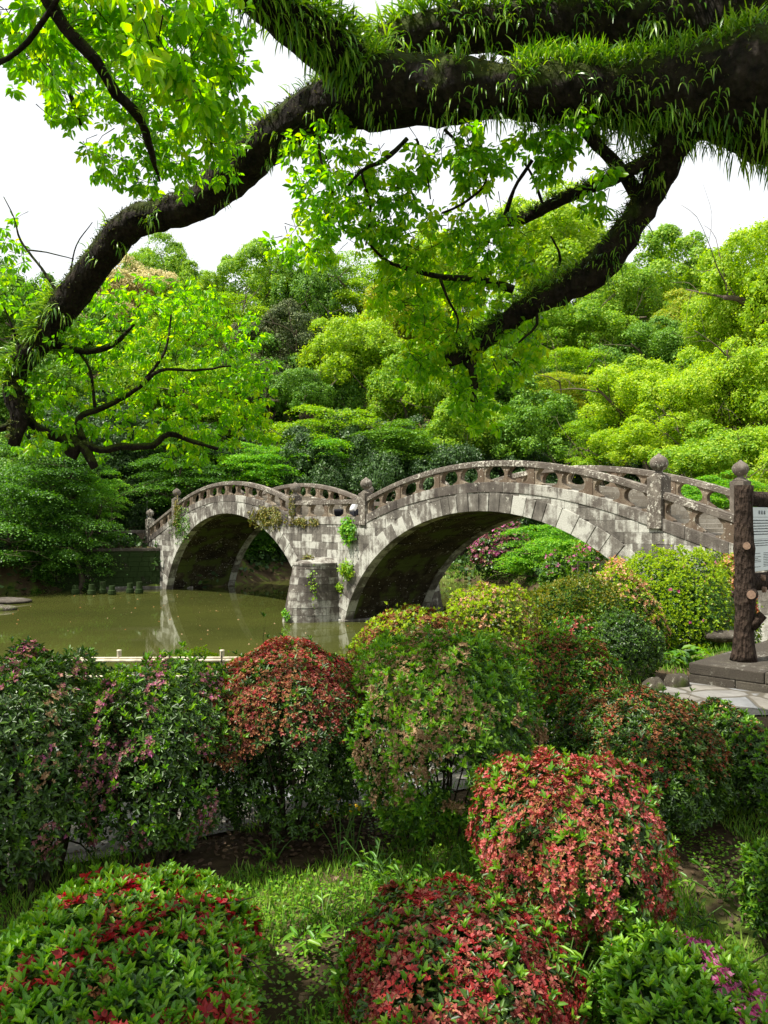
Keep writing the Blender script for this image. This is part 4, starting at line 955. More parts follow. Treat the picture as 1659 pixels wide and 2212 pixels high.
shrub('rounded leafy azalea joining the big left one, pink flowers along its top', 345, 1428, 390, 3.75, mats=('azdark', 'azyoung'), seed=12, box=.8, taper=.3, leaf=.030, dens=.75, gap=.6, young=.3, branchy=True, stems=12, low=-.5, depth=.5,
      flowers=(('fmauve', .7, 0.0174, pat(5, .15, .2)), ('fpink', .03, 0.0186, pat(7, .4, .85))), group=AZ)
shrub('tall dark azalea with a cap of rusty red withered flowers', 632, 1393, 385, 4.1, seed=13, taper=.3, box=.68, rag=.45, leaf=.027, dens=.85, gap=.75, young=.08, mats=('azdark', 'azgreen'), stems=26, low=-.6, depth=.62,
      flowers=(('fcoral', 1.6, 0.0149, topm(.6, .9)), ('frust', 1.6, 0.0149, topm(.66, .9)), ('fcrimson', 1.2, 0.0161, topm(.78, 1.0)), ('frust', 1.2, 0.0149, pat(4, .1, .5))), group=AZ)
shrub('large green azalea with brown withered flowers at the centre', 950, 1372, 420, 4.05, seed=14, taper=.38, box=1.0, leaf=.031, dens=1.0, young=.45, stems=14, low=-.5, depth=.75, gap=.5,
      flowers=(('fbrown', 1.1, 0.0161, pat(4.5, .0, .35)),), group=AZ)
shrub('azalea with dull red spent flowers behind the large green central one', 1190, 1372, 330, 5.3, seed=15, box=1.0, leaf=.029, dens=1.0, young=.3, low=-.5, stems=10,
      flowers=(('frust', 1.6, 0.0161, topm(.4, .95)), ('fcrimson', .3, 0.0161, pat(5, .2, .5))), group=AZ)
shrub('low olive azalea with russet tips on the slope by the pond', 915, 1318, 300, 6.6, seed=16, box=1.05, leaf=.030, dens=1.0, young=.35, mats=('azolive', 'azyellow'), low=-.4, zoff=.1,
      flowers=(('frust', 2.2, 0.0174, topm(.40, .85)),), group=AZ)
shrub('sunlit azalea of yellow green shoots and tan spent flowers before the arch', 1060, 1268, 200, 8.2, seed=17, leaf=.034, dens=.9, young=.6, mats=('azolive', 'azyellow'), low=-.4,
      flowers=(('fpeach', .35, 0.0211, pat(5, .0, .5)), ('fbrown', .5, 0.0211, topm(.3, .9))), group=AZ, sprigs=8)
shrub('clipped olive green dome in front of the right arch', 1238, 1248, 235, 9.0, seed=18, leaf=.032, dens=1.5, young=1.0, mats=('azgreen', 'azolive'), low=-.5, shell=.1, group=AZ)
shrub('azalea covered with peach coloured flowers behind the olive dome', 1345, 1222, 190, 10.2, seed=19, leaf=.036, dens=1.0, young=.6, mats=('azgreen', 'azyellow'), low=-.4,
      flowers=(('fpeach', 1.1, 0.0279, topm(.40, .8)),), group=AZ)
shrub('large bright yellow green azalea dome by the end of the bridge', 1455, 1192, 265, 10.8, seed=20, leaf=.034, dens=1.5, young=.8, mats=('azgreen', 'azyellow'), low=-.5,
      flowers=(('fpink', .012, 0.0341, pat(3, -.5, .3)),), group=AZ)
shrub('orange red flowered azalea glimpsed left of the log post', 1572, 1206, 130, 12.5, seed=21, leaf=.036, dens=1.0, young=.6, mats=('azgreen', 'azyellow'), flowers=(('fpeach', .8, .05, topm(.5, .9)), ('fred', .8, .05, topm(.5, .9))), group=AZ)
shrub('round clipped dark green shrub beside the grey boulders', 1350, 1322, 160, 7.95, seed=22, leaf=.026, dens=1.3, young=.35, mats=('azdark', 'azgreen'), low=-.75, shell=.1, group=AZ)
shrub('small azalea with red tipped sprigs between the two clipped domes', 1238, 1330, 95, 8.1, seed=23, leaf=.032, dens=.8, young=.4, flowers=(('fred', .5, .034, topm(.4, .8)),), group=AZ, low=-.5)
shrub('wide dark azalea with scattered red flowers left of the stone path', 1370, 1492, 365, 4.4, seed=24, leaf=.026, dens=1.0, young=.18, mats=('azdark', 'azgreen'), low=-.5, depth=.7,
      flowers=(('frust', 1.6, 0.0136, topm(.45, 1.0)), ('fcrimson', .12, 0.0161, pat(5, .1, .4))), group=AZ)
shrub('dark azalea by the right edge with pink tinged sprigs in front of the plinth', 1590, 1520, 240, 4.5, seed=25, leaf=.028, dens=.9, young=.3, mats=('azdark', 'azyoung'), low=-.5, depth=.6,
      flowers=(('frust', .4, 0.0149, topm(.6, 1.0)), ('fpeach', .15, 0.0174, topm(.85, 1.0))), group=AZ)
shrub('sunlit azalea ball smothered in faded red flowers', 1225, 1640, 425, 3.0, seed=26, box=1.12, rag=1.25, taper=.2, leaf=.030, dens=.55, young=.35, mats=('azdark', 'azyoung'), low=-.55, depth=.42,
      flowers=(('fred', 1.25, 0.0161, lambda P, u: .95*(P[:, 2] > .25)*(nz(P, 5) > -.55)), ('frust', .9, 0.0136, lambda P, u: .8*(nz(P, 4, 1) > -.1)), ('fcrimson', .10, 0.0186, pat(5, .3, .3))), group=AZ)
shrub('azalea with dark red withered trumpet flowers at the bottom centre', 978, 1912, 500, 2.45, seed=27, leaf=.030, dens=.6, young=.3, mats=('azdark', 'azyoung'), low=-.35, depth=.5,
      flowers=(('fcoral', 1.1, 0.0186, lambda P, u: .9*(nz(P, 4) > -.4)), ('fcrimson', .7, 0.0174, lambda P, u: .9*(nz(P, 5, 1) > -.2)), ('frust', .3, 0.0161, lambda P, u: .7+0*P[:, 0])), group=AZ)
shrub('broad azalea with bright shoots and deep red flowers at the bottom left', 255, 1893, 740, 2.35, seed=28, leaf=.034, dens=.95, young=.65, mats=('azgreen', 'azyoung'), low=-.2, depth=.62,
      flowers=(('fcrimson', 1.1, 0.027, lambda P, u: .9*((nz(P, 2.6) > -.05) & (P[:, 2] > .55) & (P[:, 0] > -.7))), ('frust', .3, 0.0186, pat(5, .3, .3))), group=AZ)
shrub('leafy azalea with magenta blossoms in the bottom right corner', 1510, 2010, 470, 2.25, seed=29, leaf=.036, dens=1.0, young=.6, mats=('azgreen', 'azyoung'), low=-.2, depth=.5,
      flowers=(('fpink', 2.6, 0.024, lambda P, u: .9*((P[:, 0] > .18) & (nz(P, 4) > -.35))), ('fred', .06, 0.0186, pat(6, .3))), group=AZ)
shrub('leafy azalea sprigs cut by the right edge beside the mossy ground', 1680, 1820, 150, 3.0, seed=30, leaf=.030, dens=.9, young=.5, group=AZ, low=-.5)
shrub('low bright yellow green azalea behind the bamboo fence', 440, 1408, 200, 7.4, seed=31, leaf=.028, dens=1.1, young=1.0, mats=('azgreen', 'azyellow'), low=-.6, group=AZ, zoff=-.2)
shrub('low green shrub at the foot of the bamboo fence beside the rusty capped azalea', 450, 1475, 200, 5.9, seed=32, leaf=.028, dens=1.0, young=.4, mats=('azgreen', 'azyellow'), low=-.6, group=AZ)
# far side of the pond
shrub('mauve flowering azalea in the shade under the right arch', 1078, 1128, 130, 66, seed=33, leaf=.30, dens=1.0, young=.1, mats=('azdark', 'azgreen'), low=-.6, stems=5, zoff=.6,
      flowers=(('fpink', 1.0, .28, lambda P, u: .6*(nz(P, 4) > -.2)), ('fmauve', 1.2, .28, lambda P, u: .8+0*P[:, 0])), group='far azaleas beyond the pond')
shrub('small pink and green azalea mound beside the tiny bamboo rail', 1205, 1190, 70, 44, seed=34, leaf=.18, dens=1.1, young=.4, stems=4, flowers=(('fpink', .3, .2, topm(.3, .9)),), group='far azaleas beyond the pond')
shrub('pale pink flowering azalea mound right of the tiny bamboo rail', 1268, 1180, 80, 42, seed=35, leaf=.18, dens=1.1, young=.5, stems=4, flowers=(('fpink', .5, .2, topm(.3, .9)), ('fpeach', .3, .2, topm(.3, .9))), group='far azaleas beyond the pond')
shrub('red flowered azalea behind the pink mounds under the right arch', 1270, 1176, 50, 50, seed=36, leaf=.2, dens=1.0, young=.3, stems=4, flowers=(('fcrimson', .2, .22, topm(.4, .9)), ('fpeach', .3, .2, pat(4, .2))), group='far azaleas beyond the pond')

# ------------------------------------------------------------------ the big overhanging tree
OT = empty('camphor_tree', (4.3, 4.9, gz0-.1), 0, 'huge dark mossy tree whose fern covered limbs and hanging leaves frame the view overhead', 'tree')
OB = np.array(OT.location)
def limbpx(name, pts, seg=22, rough=.10, seed=0, step=.10, mat='bark', parent=None):
    """pts: (px, py, Z, radius in px)"""
    P = [W(a, b, c)-OB for a, b, c, r in pts]; R = [r/F*c*(.92 if name == 'limb' and a < 700 else 1) for a, b, c, r in pts]
    Q, RR = smooth_path(P, R, step); RR = RR*(1+.08*nz(Q, 5, seed % 3)+.04*nz(Q, 14, 1))
    mb = MB(); v, f, caps = tube_np(Q, RR, seg, rough, seed); v = v+.012*np.stack([nz(v, 16, 0), nz(v, 17, 1), nz(v, 15, 2)], 1)*min(1, RR.max()/.1)+.007*np.stack([nz(v, 55, 1), nz(v, 60, 2), nz(v, 38, 0)], 1)*min(1, RR.max()/.12)
    mb.add(v, [tuple(q) for q in f]+[tuple(q) for q in caps]); o = mb.build(name, M[mat], parent or OT, smooth=True); return Q, RR, o
# trunk outside the frame on the right
mb = MB(); Q, RR = smooth_path([(0.1,0,-.1),(0,.05,1.2),(-.05,0,2.6),(-.2,.05,3.6),(-.1,.3,4.8),(.2,.5,6.5)], [.75,.58,.52,.50,.4,.25], .12); v, f, caps = tube_np(Q, RR, 32, .12, 1); mb.add(v, [tuple(q) for q in f]+[tuple(q) for q in caps]); mb.build('trunk', M['bark'], OT, smooth=True)
limbs = {}
limbs['main'] = limbpx('limb', [(2150,260,4.9,190),(1900,235,4.8,165),(1659,195,4.8,140),(1540,195,4.9,108),(1430,205,5,74),(1300,204,5.1,64),(1150,198,5.1,62),(950,195,5.2,66),(800,200,5.3,68),(730,218,5.4,60),(640,262,5.6,50),(560,325,5.8,45),(480,395,6.0,43),(410,448,6.1,40),(330,468,6.2,35),(270,497,6.3,34),(210,570,6.5,34),(140,665,6.7,36),(95,730,6.8,30),(45,790,6.9,26),(30,850,6.8,27),(46,900,6.8,23),(28,962,6.8,13)], 30, .10, 1, .06)
limbs['back'] = limbpx('limb', [(2100,10,5.1,130),(1900,15,5.1,110),(1659,45,5.2,78),(1400,58,5.4,58),(1150,62,5.5,52),(960,70,5.5,52),(850,110,5.5,50),(790,175,5.4,46)], 26, .10, 2, .08)
limbs['up'] = limbpx('limb', [(845,222,5.3,44),(780,165,5.25,50),(705,100,5.1,52),(625,40,4.9,50),(545,-15,4.7,46),(440,-90,4.5,40),(300,-200,4.2,30)], 24, .10, 3, .08)
limbs['drop'] = limbpx('limb', [(1500,240,4.9,60),(1446,318,5.0,36),(1405,415,5.2,31),(1350,510,5.3,31),(1300,573,5.4,31),(1245,614,5.5,31),(1170,648,5.6,26),(1105,688,5.7,23),(1045,735,5.8,21),(1000,765,5.8,18),(965,778,5.8,13)], 22, .10, 4, .06)
limbs['d2'] = limbpx('branch', [(1385,440,5.25,15),(1362,395,5.2,14),(1325,348,5.2,14),(1280,302,5.1,13),(1240,255,5.1,12)], 14, .08, 5, .05)
limbs['d3'] = limbpx('branch', [(1430,330,5.0,16),(1345,375,5.1,14),(1268,408,5.3,13),(1185,445,5.5,13),(1130,472,5.6,11),(1075,484,5.6,9)], 14, .08, 6, .05)
limbs['tl'] = limbpx('branch', [(40,-130,3.1,19),(95,-20,3.1,17),(140,60,3.15,15),(205,130,3.2,14),(250,200,3.3,13),(300,250,3.5,10),(325,325,3.7,7),(345,392,3.9,2)], 14, .08, 1, .05)
limbs['tl2'] = limbpx('branch', [(-80,20,4.4,12),(20,60,4.5,10),(80,130,4.6,8),(140,180,4.7,6),(175,270,4.7,3)], 10, .08, 2, .05)
limbs['tl3'] = limbpx('branch', [(-60,160,3.2,6),(40,110,3.2,6),(110,20,3.1,6),(150,-60,3.0,6)], 8, .05, 2, .05)
for pts in (
 [(60,770,6.8,12),(110,745,6.9,8),(190,760,6.9,7),(250,740,7,6),(290,700,7,3)],
 [(150,985,6.9,14),(175,960,6.9,12),(205,1010,6.9,9)],
 [(172,952,6.9,10),(215,972,6.9,8),(260,965,7,8),(330,962,7.1,7),(365,938,7.1,6),(420,955,7.2,5),(470,970,7.2,3)],
 [(180,950,6.9,9),(170,905,6.9,7),(235,875,7,6),(300,838,7,5),(345,800,7,4),(420,800,7.1,3),(500,790,7.2,2)],
 [(205,880,6.9,4),(195,800,6.9,3),(170,760,6.9,3)], [(300,838,7,4),(355,760,7,3),(370,680,7.1,2)], [(46,895,6.9,10),(100,935,6.9,10),(170,955,6.9,12)],
 [(-40,905,6.8,9),(0,925,6.8,8),(40,905,6.9,8)],
 [(1035,740,5.8,10),(1020,785,5.8,9),(1025,835,5.8,8),(1020,870,5.8,4)], [(1022,800,5.8,5),(1000,780,5.8,5),(985,740,5.8,3)],
 [(1110,625,5.6,10),(1040,605,5.6,8),(950,597,5.6,6),(880,580,5.5,5),(830,560,5.5,4),(790,520,5.4,2)],
 [(950,597,5.6,4),(965,640,5.6,3),(990,690,5.6,2),(985,720,5.6,1.5)], [(1180,640,5.6,4),(1210,560,5.6,3),(1190,510,5.6,2)],
 [(1090,472,5.6,6),(1110,410,5.5,4),(1150,345,5.4,4)], [(1175,450,5.5,4),(1150,380,5.5,3),(1130,350,5.5,2)], [(880,300,5.2,5),(830,345,5.2,5),(780,370,5.2,4),(740,420,5.3,2.5)],
 [(960,280,5.2,4),(1010,330,5.2,3),(1050,390,5.3,3),(1000,440,5.3,3),(955,460,5.3,2)], [(780,370,5.2,3),(800,450,5.3,3),(790,530,5.4,2)], [(700,250,5.4,4),(690,330,5.3,3),(720,420,5.3,2)],
 [(45,760,6.8,3),(20,690,6.8,2),(-20,600,6.8,2)], [(130,640,6.7,4),(90,580,6.7,3),(45,520,6.7,2.5),(30,470,6.7,1.5),(8,425,6.7,1)], [(60,540,6.7,2),(100,545,6.7,1.5),(160,560,6.7,1)], [(150,600,6.7,2),(165,530,6.7,1.5),(200,480,6.7,1)],
 [(1150,648,5.6,3),(1160,700,5.6,3),(1120,740,5.6,2)], [(900,300,5.3,3),(920,360,5.3,2),(930,430,5.3,1.5)]):
    limbpx('branch', pts, 8, .08, len(pts), .05)

# ferns and moss growing on the limbs
def blades(pos, dirs, L, wd, curl, g, segs=4):
    """curved strap leaves; dirs initial directions, curl = how strongly they bend down"""
    N = len(pos); side = unit(np.cross(dirs, rdir(N, g))); V = np.zeros((N, segs+1, 2, 3)); p = pos.copy(); d = dirs.copy()
    for s in range(segs+1):
        wv = wd*[.5, 1.0, 1.0, .75, .06][s]; V[:, s, 0] = p-side*wv[:, None]/2; V[:, s, 1] = p+side*wv[:, None]/2
        p = p+d*(L/segs)[:, None]; d = unit(d+np.array([0, 0, -1])*curl[:, None]/segs)
    base = (np.arange(N)*(segs+1)*2)[:, None]; f = []
    for s in range(segs): f.append(np.stack([base[:, 0]+2*s, base[:, 0]+2*s+1, base[:, 0]+2*s+3, base[:, 0]+2*s+2], 1))
    return V.reshape(-1, 3), np.concatenate(f)
g = np.random.default_rng(77); vv = []; ff = []; off = 0
def ferns(Q, RR, n, i0, i1, L, top=.6, clump=9):
    global off
    nc = n//clump; idx = g.uniform(i0, i1, nc)*(len(Q)-1); i = idx.astype(int); T_ = unit(np.gradient(Q, axis=0))[i]; c = Q[i]; r = RR[i]
    A = unit(np.cross(T_, [0, 0, 1.0])); B = unit(np.cross(A, T_)); sg_ = np.where((A @ np.array([0, -1.0, 0])) > 0, 1, -1)[:, None]; A = A*sg_; B = np.where(B[:, 2:3] < 0, -B, B)   # A towards the viewer, B up
    th = np.where(g.uniform(size=nc) < top, g.normal(1.35, .55, nc), g.uniform(-1.5, .9, nc)); n_ = A*np.cos(th)[:, None]+B*np.sin(th)[:, None]
    base = c+n_*(r*.98)[:, None]; pos = np.repeat(base, clump, 0)+g.normal(size=(nc*clump, 3))*.022; nn = np.repeat(n_, clump, 0)
    d = unit(nn+.75*rdir(len(pos), g)+np.array([0, 0, .25])*(nn[:, 2:3] > .2)); Ls = L*g.uniform(.55, 1.35, len(pos))
    v, f = blades(pos, d, Ls, Ls*.065+.0015, g.uniform(.5, 2.2, len(pos))+(nn[:, 2] < 0)*1.5, g); vv.append(v); ff.append(f+off); off += len(v)
Q, RR, _ = limbs['main']; ferns(Q, RR, 3700, .06, .36, .112, .9); ferns(Q, RR, 500, .06, .36, .09, .1); ferns(Q, RR, 900, .33, .62, .10, .6); ferns(Q, RR, 350, .62, .86, .09, .6); ferns(Q, RR, 900, .84, .95, .13, .75)
Q, RR, _ = limbs['back']; ferns(Q, RR, 4200, .1, 1, .14, .7)
Q, RR, _ = limbs['up']; ferns(Q, RR, 2200, 0, .9, .14, .3)
Q, RR, _ = limbs['drop']; ferns(Q, RR, 420, .05, .45, .08, .3); ferns(Q, RR, 800, .5, 1, .08, .85)
for k in ('d2', 'd3', 'tl'): Q, RR, _ = limbs[k]; ferns(Q, RR, 300, .1, 1, .06, .8)
tag(link('fern_cover', mesh_np('fern_cover', np.vstack(vv), np.vstack(ff)), M['fern'], OT), kind='stuff')
vv = []; ff = []; off = 0
Q, RR, _ = limbs['main']; i = (g.uniform(.04, .42, 430)*(len(Q)-1)).astype(int)       # curtain of long blades hanging from the underside on the right
sel = i < len(Q)*.30; A = np.array([0, -1.0, 0]); th = g.uniform(-2.3, -.7, len(i)); base = Q[i]+np.stack([0*th, -np.cos(th), np.sin(th)], 1)*(RR[i]*.97)[:, None]
base = base[np.repeat(sel, 1) | (g.uniform(size=len(i)) < .22)]; pos = np.repeat(base, 7, 0)+g.normal(size=(len(base)*7, 3))*.03; Ls = g.uniform(.08, .18, len(pos))
v, f = blades(pos, unit(np.array([0, -.3, -.6])+.5*rdir(len(pos), g)), Ls, Ls*.05+.002, g.uniform(1, 2.5, len(pos)), g)
tag(link('hanging_ferns', mesh_np('hanging_ferns', v, f), M['fern'], OT), kind='stuff')
# moss cushions along the tops of the limbs
vv = []; ff = []; off = 0
for kx, n in (('main', 26000), ('back', 14000), ('drop', 5000), ('up', 4000), ('d3', 1200)):
    Q, RR, _ = limbs[kx]; i = (g.uniform(0, 1, n)*(len(Q)-1)).astype(int); T_ = unit(np.gradient(Q, axis=0))[i]; A = unit(np.cross(T_, [0, 0, 1.0])); B = np.cross(A, T_); B = np.where(B[:, 2:3] < 0, -B, B); th = g.normal(np.pi/2, .75, n)
    n_ = A*np.cos(th)[:, None]+B*np.sin(th)[:, None]; base = Q[i]+n_*(RR[i]*g.uniform(.94, 1.06, n))[:, None]+g.normal(size=(n, 3))*.008; k_ = nz(base, 6) > -.5; base, n_ = base[k_], n_[k_]
    v, f = scatter(KITE, base, unit(n_+rdir(len(base), g)), rdir(len(base), g), g.uniform(.010, .028, len(base)), .008); vv.append(v); ff.append(f+off); off += len(v)
M['moss'] = leafmat('moss', [(.02,.035,.006),(.04,.055,.008),(.07,.085,.012),(.12,.13,.02)], .15, .8, 2.5, .35)
tag(link('moss_cover', mesh_np('moss_cover', np.vstack(vv), np.vstack(ff)), M['moss'], OT), kind='stuff')

# leaf sprays: (px, py, rx, ry, Z, dz, clusters, leaf length, young?)
SP = [
 (60,60,130,90,3.6,0.5,63,0.059,0),(230,40,130,80,3.5,0.4,78,0.063,0),(390,60,110,100,3.6,0.5,73,0.063,1),(470,150,80,90,3.8,0.5,52,0.059,0),(150,150,110,70,4.4,0.5,73,0.056,1),(300,170,120,70,4.3,0.5,84,0.056,0),
 (80,170,80,50,4.6,0.4,36,0.056,0),(170,230,70,60,4.7,0.4,36,0.052,0),(400,240,90,80,4.2,0.5,73,0.056,1),(470,290,60,90,4.4,0.4,42,0.056,0),(330,290,80,60,4.6,0.4,47,0.055,0),(230,345,50,60,4.8,0.3,27,0.055,0),(300,380,60,40,4.8,0.3,23,0.055,0),(370,360,70,60,4.7,0.3,37,0.055,0),(430,210,50,60,3.2,0.3,18,0.066,0),(330,60,70,90,2.9,0.3,21,0.070,1),(250,-20,300,50,3.3,0.5,84,0.063,1),(500,60,50,70,4,0.4,27,0.059,0),
 (660,330,60,60,5.5,0.3,30,0.063,0),(700,430,80,90,5.5,0.4,60,0.063,0),(680,520,70,60,5.5,0.4,45,0.063,1),(770,390,80,70,5.4,0.4,50,0.063,0),(790,490,80,70,5.5,0.4,55,0.063,1),(860,430,60,70,5.4,0.3,40,0.063,0),(620,540,50,40,5.6,0.3,18,0.063,0),(860,540,70,40,5.5,0.3,30,0.063,1),
 (740,300,70,40,5.5,0.3,28,0.063,0),(910,350,50,60,5.3,0.3,24,0.063,0),(1010,330,50,50,5.2,0.3,30,0.067,0),(1060,370,50,40,5.2,0.3,22,0.067,0),(1010,400,40,30,5.3,0.3,12,0.066,0),(1200,340,55,60,5.2,0.3,40,0.067,0),(1150,300,60,40,5.3,0.3,24,0.066,0),(1290,420,40,50,5.1,0.3,18,0.067,0),(1250,300,50,40,5.2,0.3,20,0.067,0),
 (960,500,80,50,5.6,0.4,45,0.063,1),(1050,520,90,60,5.6,0.4,65,0.063,0),(900,600,80,60,5.7,0.4,50,0.063,1),(1000,640,100,60,5.8,0.4,80,0.063,1),(900,690,60,70,5.8,0.4,50,0.063,1),(960,760,90,70,5.9,0.4,80,0.063,1),(1080,790,90,50,5.9,0.4,60,0.063,1),(1120,700,50,60,5.8,0.3,30,0.063,0),(900,800,50,40,5.9,0.3,26,0.063,0),(1010,850,60,60,5.9,0.3,40,0.063,0),(1050,900,50,40,5.9,0.3,22,0.063,0),(840,640,50,50,5.7,0.3,24,0.063,1),(1130,560,60,50,5.6,0.3,28,0.063,0),(1160,760,40,40,5.8,0.3,18,0.063,1),
 (530,720,50,50,7.6,.5,30,.063,0),(560,800,50,50,7.7,.5,30,.063,0),(545,880,50,50,7.7,.5,32,.063,1),(90,860,60,60,7.0,.4,30,.063,0),(300,620,80,30,7.4,.4,22,.063,0),(430,650,70,40,7.6,.5,30,.063,0),(560,930,50,40,7.7,.4,20,.063,0),(80,960,50,40,7.0,.4,16,.063,0),
 (280,690,110,60,7.3,0.6,70,0.063,0),(400,680,90,60,7.5,0.6,55,0.063,0),(180,760,100,60,7.2,0.6,55,0.063,0),(330,770,120,60,7.4,0.6,75,0.063,1),(460,760,80,60,7.5,0.6,50,0.063,0),(150,860,90,60,7.1,0.6,55,0.063,0),(260,850,100,60,7.3,0.6,65,0.063,1),(400,860,100,60,7.5,0.6,65,0.063,0),(500,860,70,60,7.6,0.5,45,0.063,0),(340,930,110,50,7.4,0.6,60,0.063,1),(470,930,80,50,7.6,0.5,45,0.063,0),(180,950,80,50,7.2,0.5,45,0.063,0),(130,680,60,40,7.3,0.4,20,0.063,0),(240,640,70,30,7.4,0.4,22,0.063,0),(520,810,40,40,7.6,0.4,20,0.063,0),(420,990,80,30,7.5,0.5,24,0.063,0),
 (20,560,40,60,6.9,0.4,26,0.066,0),(10,640,50,50,6.9,0.4,24,0.066,0),(30,480,10,10,6.9,0.2,3,0.063,0),(90,640,40,30,7.2,0.3,12,0.063,0),
]
def sprays(SP, par, g, twigs=True, org=OB):
    outp = {0: [], 1: []}; tw = MB()
    for (px, py, rx, ry, Z, dz, nc, ll, yg) in SP:
        c = W(px, py, Z); sx, sz = rx/F*Z, ry/F*Z
        nc = int(nc*.85)
        q = rdir(nc, g)*(g.uniform(0, 1, (nc, 1))**.4)*np.array([sx, dz, sz])+c
        for p_ in q:
            ax = unit(np.array([g.normal()*.6, g.normal()*.6, -.25+g.normal()*.35])+unit(p_-c+1e-6)*.5); m = int(g.integers(8, 13)); st = ax*ll*1.1
            if twigs and g.uniform() < .6:
                s0 = p_-org; s1 = p_-st*2.0+np.array([0, 0, ll*.8])-org; tw.tube([s0, (s0+s1)/2+g.normal(size=3)*.01, s1], [.0015, .002, .003], 4)
            t = np.linspace(0, 1, m)[:, None]; a = unit(np.cross(ax, g.normal(size=3))); b = np.cross(ax, a); ph = np.arange(m)*2.4+g.uniform(0, 6)
            d = unit(ax*.55+a*np.cos(ph)[:, None]+b*np.sin(ph)[:, None]+np.array([0, 0, -.75])+.2*rdir(m, g))
            outp[1 if (yg and g.uniform() < .6) or g.uniform() < .12 else 0].append((p_-st*.8*(1-t)+d*ll*.25, d, unit(rdir(m, g)*.9+np.array([0, 0, .8])), ll*g.uniform(.6, 1.15, m)))
    for k, mk, nm in ((0, 'near', 'foliage'), (1, 'nearyel', 'young_foliage')):
        if not outp[k]: continue
        p_ = np.concatenate([o[0] for o in outp[k]])-org; d = np.concatenate([o[1] for o in outp[k]]); n_ = np.concatenate([o[2] for o in outp[k]]); L_ = np.concatenate([o[3] for o in outp[k]])
        v, f = scatter(LEAF, p_, d, n_, L_, L_*.55); link(nm, mesh_np(nm, v, f), M[mk], par)
    if tw.v: link('twigs', tw.mesh('twigs', False), M['bark'], par)
sprays(SP, OT, np.random.default_rng(5))

# the part of the same crown that spreads above the picture and shades the bank, with gaps where the photograph has sun
g = np.random.default_rng(91); SV = np.array(SUN)
LIT = [(W(1225,1780,2.85), .42), (W(1150,1700,3.0), .3), (W(620,1955,3.35), .55), (W(700,1900,3.6), .25), (W(960,1440,4.1), .5), (W(640,1400,4.5), .28), (W(1480,1450,8.2), .9), (W(1150,1400,5.3), .5), (W(1240,1290,8.5), .9), (W(1060,1290,8), .8), (W(900,1350,6.4), .5),
       (W(1350,1380,8), .6), (W(300,1440,4.2), .22), (W(1440,1540,4.6), .18), (W(1650,1540,4.8), .3), (W(1420,1990,2.9), .3), (W(1100,2060,2.2), .16), (W(230,1500,5.2), .4), (W(400,1440,7), .7), (W(800,1770,4.4), .35), (W(430,1850,3.9), .3),
       (W(1100,150,5.1), .45), (W(1350,160,5.1), .35), (W(850,140,5.3), .3), (W(1600,1600,4.4), .15), (W(800,1760,5.5),.5)]
SPC = np.array([W(a_[0], a_[1], a_[4]) for a_ in SP])
cc = []
while len(cc) < 1800:
    q = np.array([g.uniform(-8, 3.5), g.uniform(-2.0, 7.5), 0]); q[2] = EYE+4.1+g.uniform(0, 1.6)+max(0, q[1]-4.5)*.75
    ok = True
    if g.uniform() < .97:
        ws = q-SPC; ts = ws @ SV; dist = np.linalg.norm(ws-ts[:, None]*SV, axis=1)
        if ((ts > .3) & (dist < .5)).any(): continue
    for Pt, r in LIT:
        w_ = q-Pt; dist = np.linalg.norm(w_-SV*(w_ @ SV))
        if (w_ @ SV) > 0 and dist < r+.12: ok = False; break
    gr = q-SV*((q[2]-(EYE-1.2))/SV[2])
    if ok and gr[1] < 6.6 and gr[1] > -.5 and -6 < gr[0] < 4.5: cc.append(q)
cc = np.array(cc)
m = 26; p_ = np.repeat(cc, m, 0)+g.normal(size=(len(cc)*m, 3))*np.array([.16, .16, .07]); L_ = g.uniform(.08, .13, len(p_))
v, f = scatter(KITE, p_-OB, unit(rdir(len(p_), g)+np.array([0,0,-.2])), unit(rdir(len(p_), g)*.5+np.array([0,0,1])), L_, L_*.6)
link('upper_foliage', mesh_np('upper_foliage', v, f), M['near'], OT)
mb = MB()
for k in range(12):
    a = np.array([3.9, 5.2, EYE+2.6+.15*k]); b = cc[g.integers(0, len(cc))]+np.array([0,0,.2]); a = a+np.array([0,0,1.8]); P_, R_q = smooth_path([a, (a+b)/2+np.array([0,0,.5])+g.normal(size=3)*.3, b], [.09,.06,.02], .3); mb.tube(P_-OB, R_q, 7, .1, k % 3)
mb.build('upper_limbs', M['bark'], OT, smooth=True)

# ------------------------------------------------------------------ plants growing on the bridge
def plant(label, name, centre, r, n, leaf, mat, seed, flat=.35, cat='plant', kindl=KITE):
    """centre in bridge coordinates (x, y, z rel. eye), hugging the near face"""
    g = np.random.default_rng(seed); c = bpt(*centre); root = empty(name, c, BR.rotation_euler.z, label, cat)
    u = rdir(n, g); u[:, 1] = -abs(u[:, 1]); P = u*np.array(r)*(g.uniform(.1, 1, (n, 1))**.6)*1.25; P = P*(1+.3*nz(P, 3))[:, None]; k_ = nz(P, 4.5, 1)+.5*nz(P, 11) > -.15+.5*np.linalg.norm(P/np.array(r), axis=1)**2-.5; P, u = P[k_], u[k_]; n = len(P)
    v, f = scatter(kindl, P, unit(rdir(n, g)+np.array([0, -.5, -.2])), unit(u+.5*rdir(n, g)+np.array([0,-.3,.4])), leaf*g.uniform(.6, 1.3, n), leaf*.6); link('leaves', mesh_np('leaves', v, f), M[mat], root); return root
def fx(px):      # screen column to station on the near face
    q = px-CX; s = (125.8*0+0); return (q*42.5/F+3.073)/(.6074+q*.7944/F)
def face(px, py):
    x = fx(px); Zf = 42.5-.7944*x; return (x, -.05, (HY-py)/F*Zf)
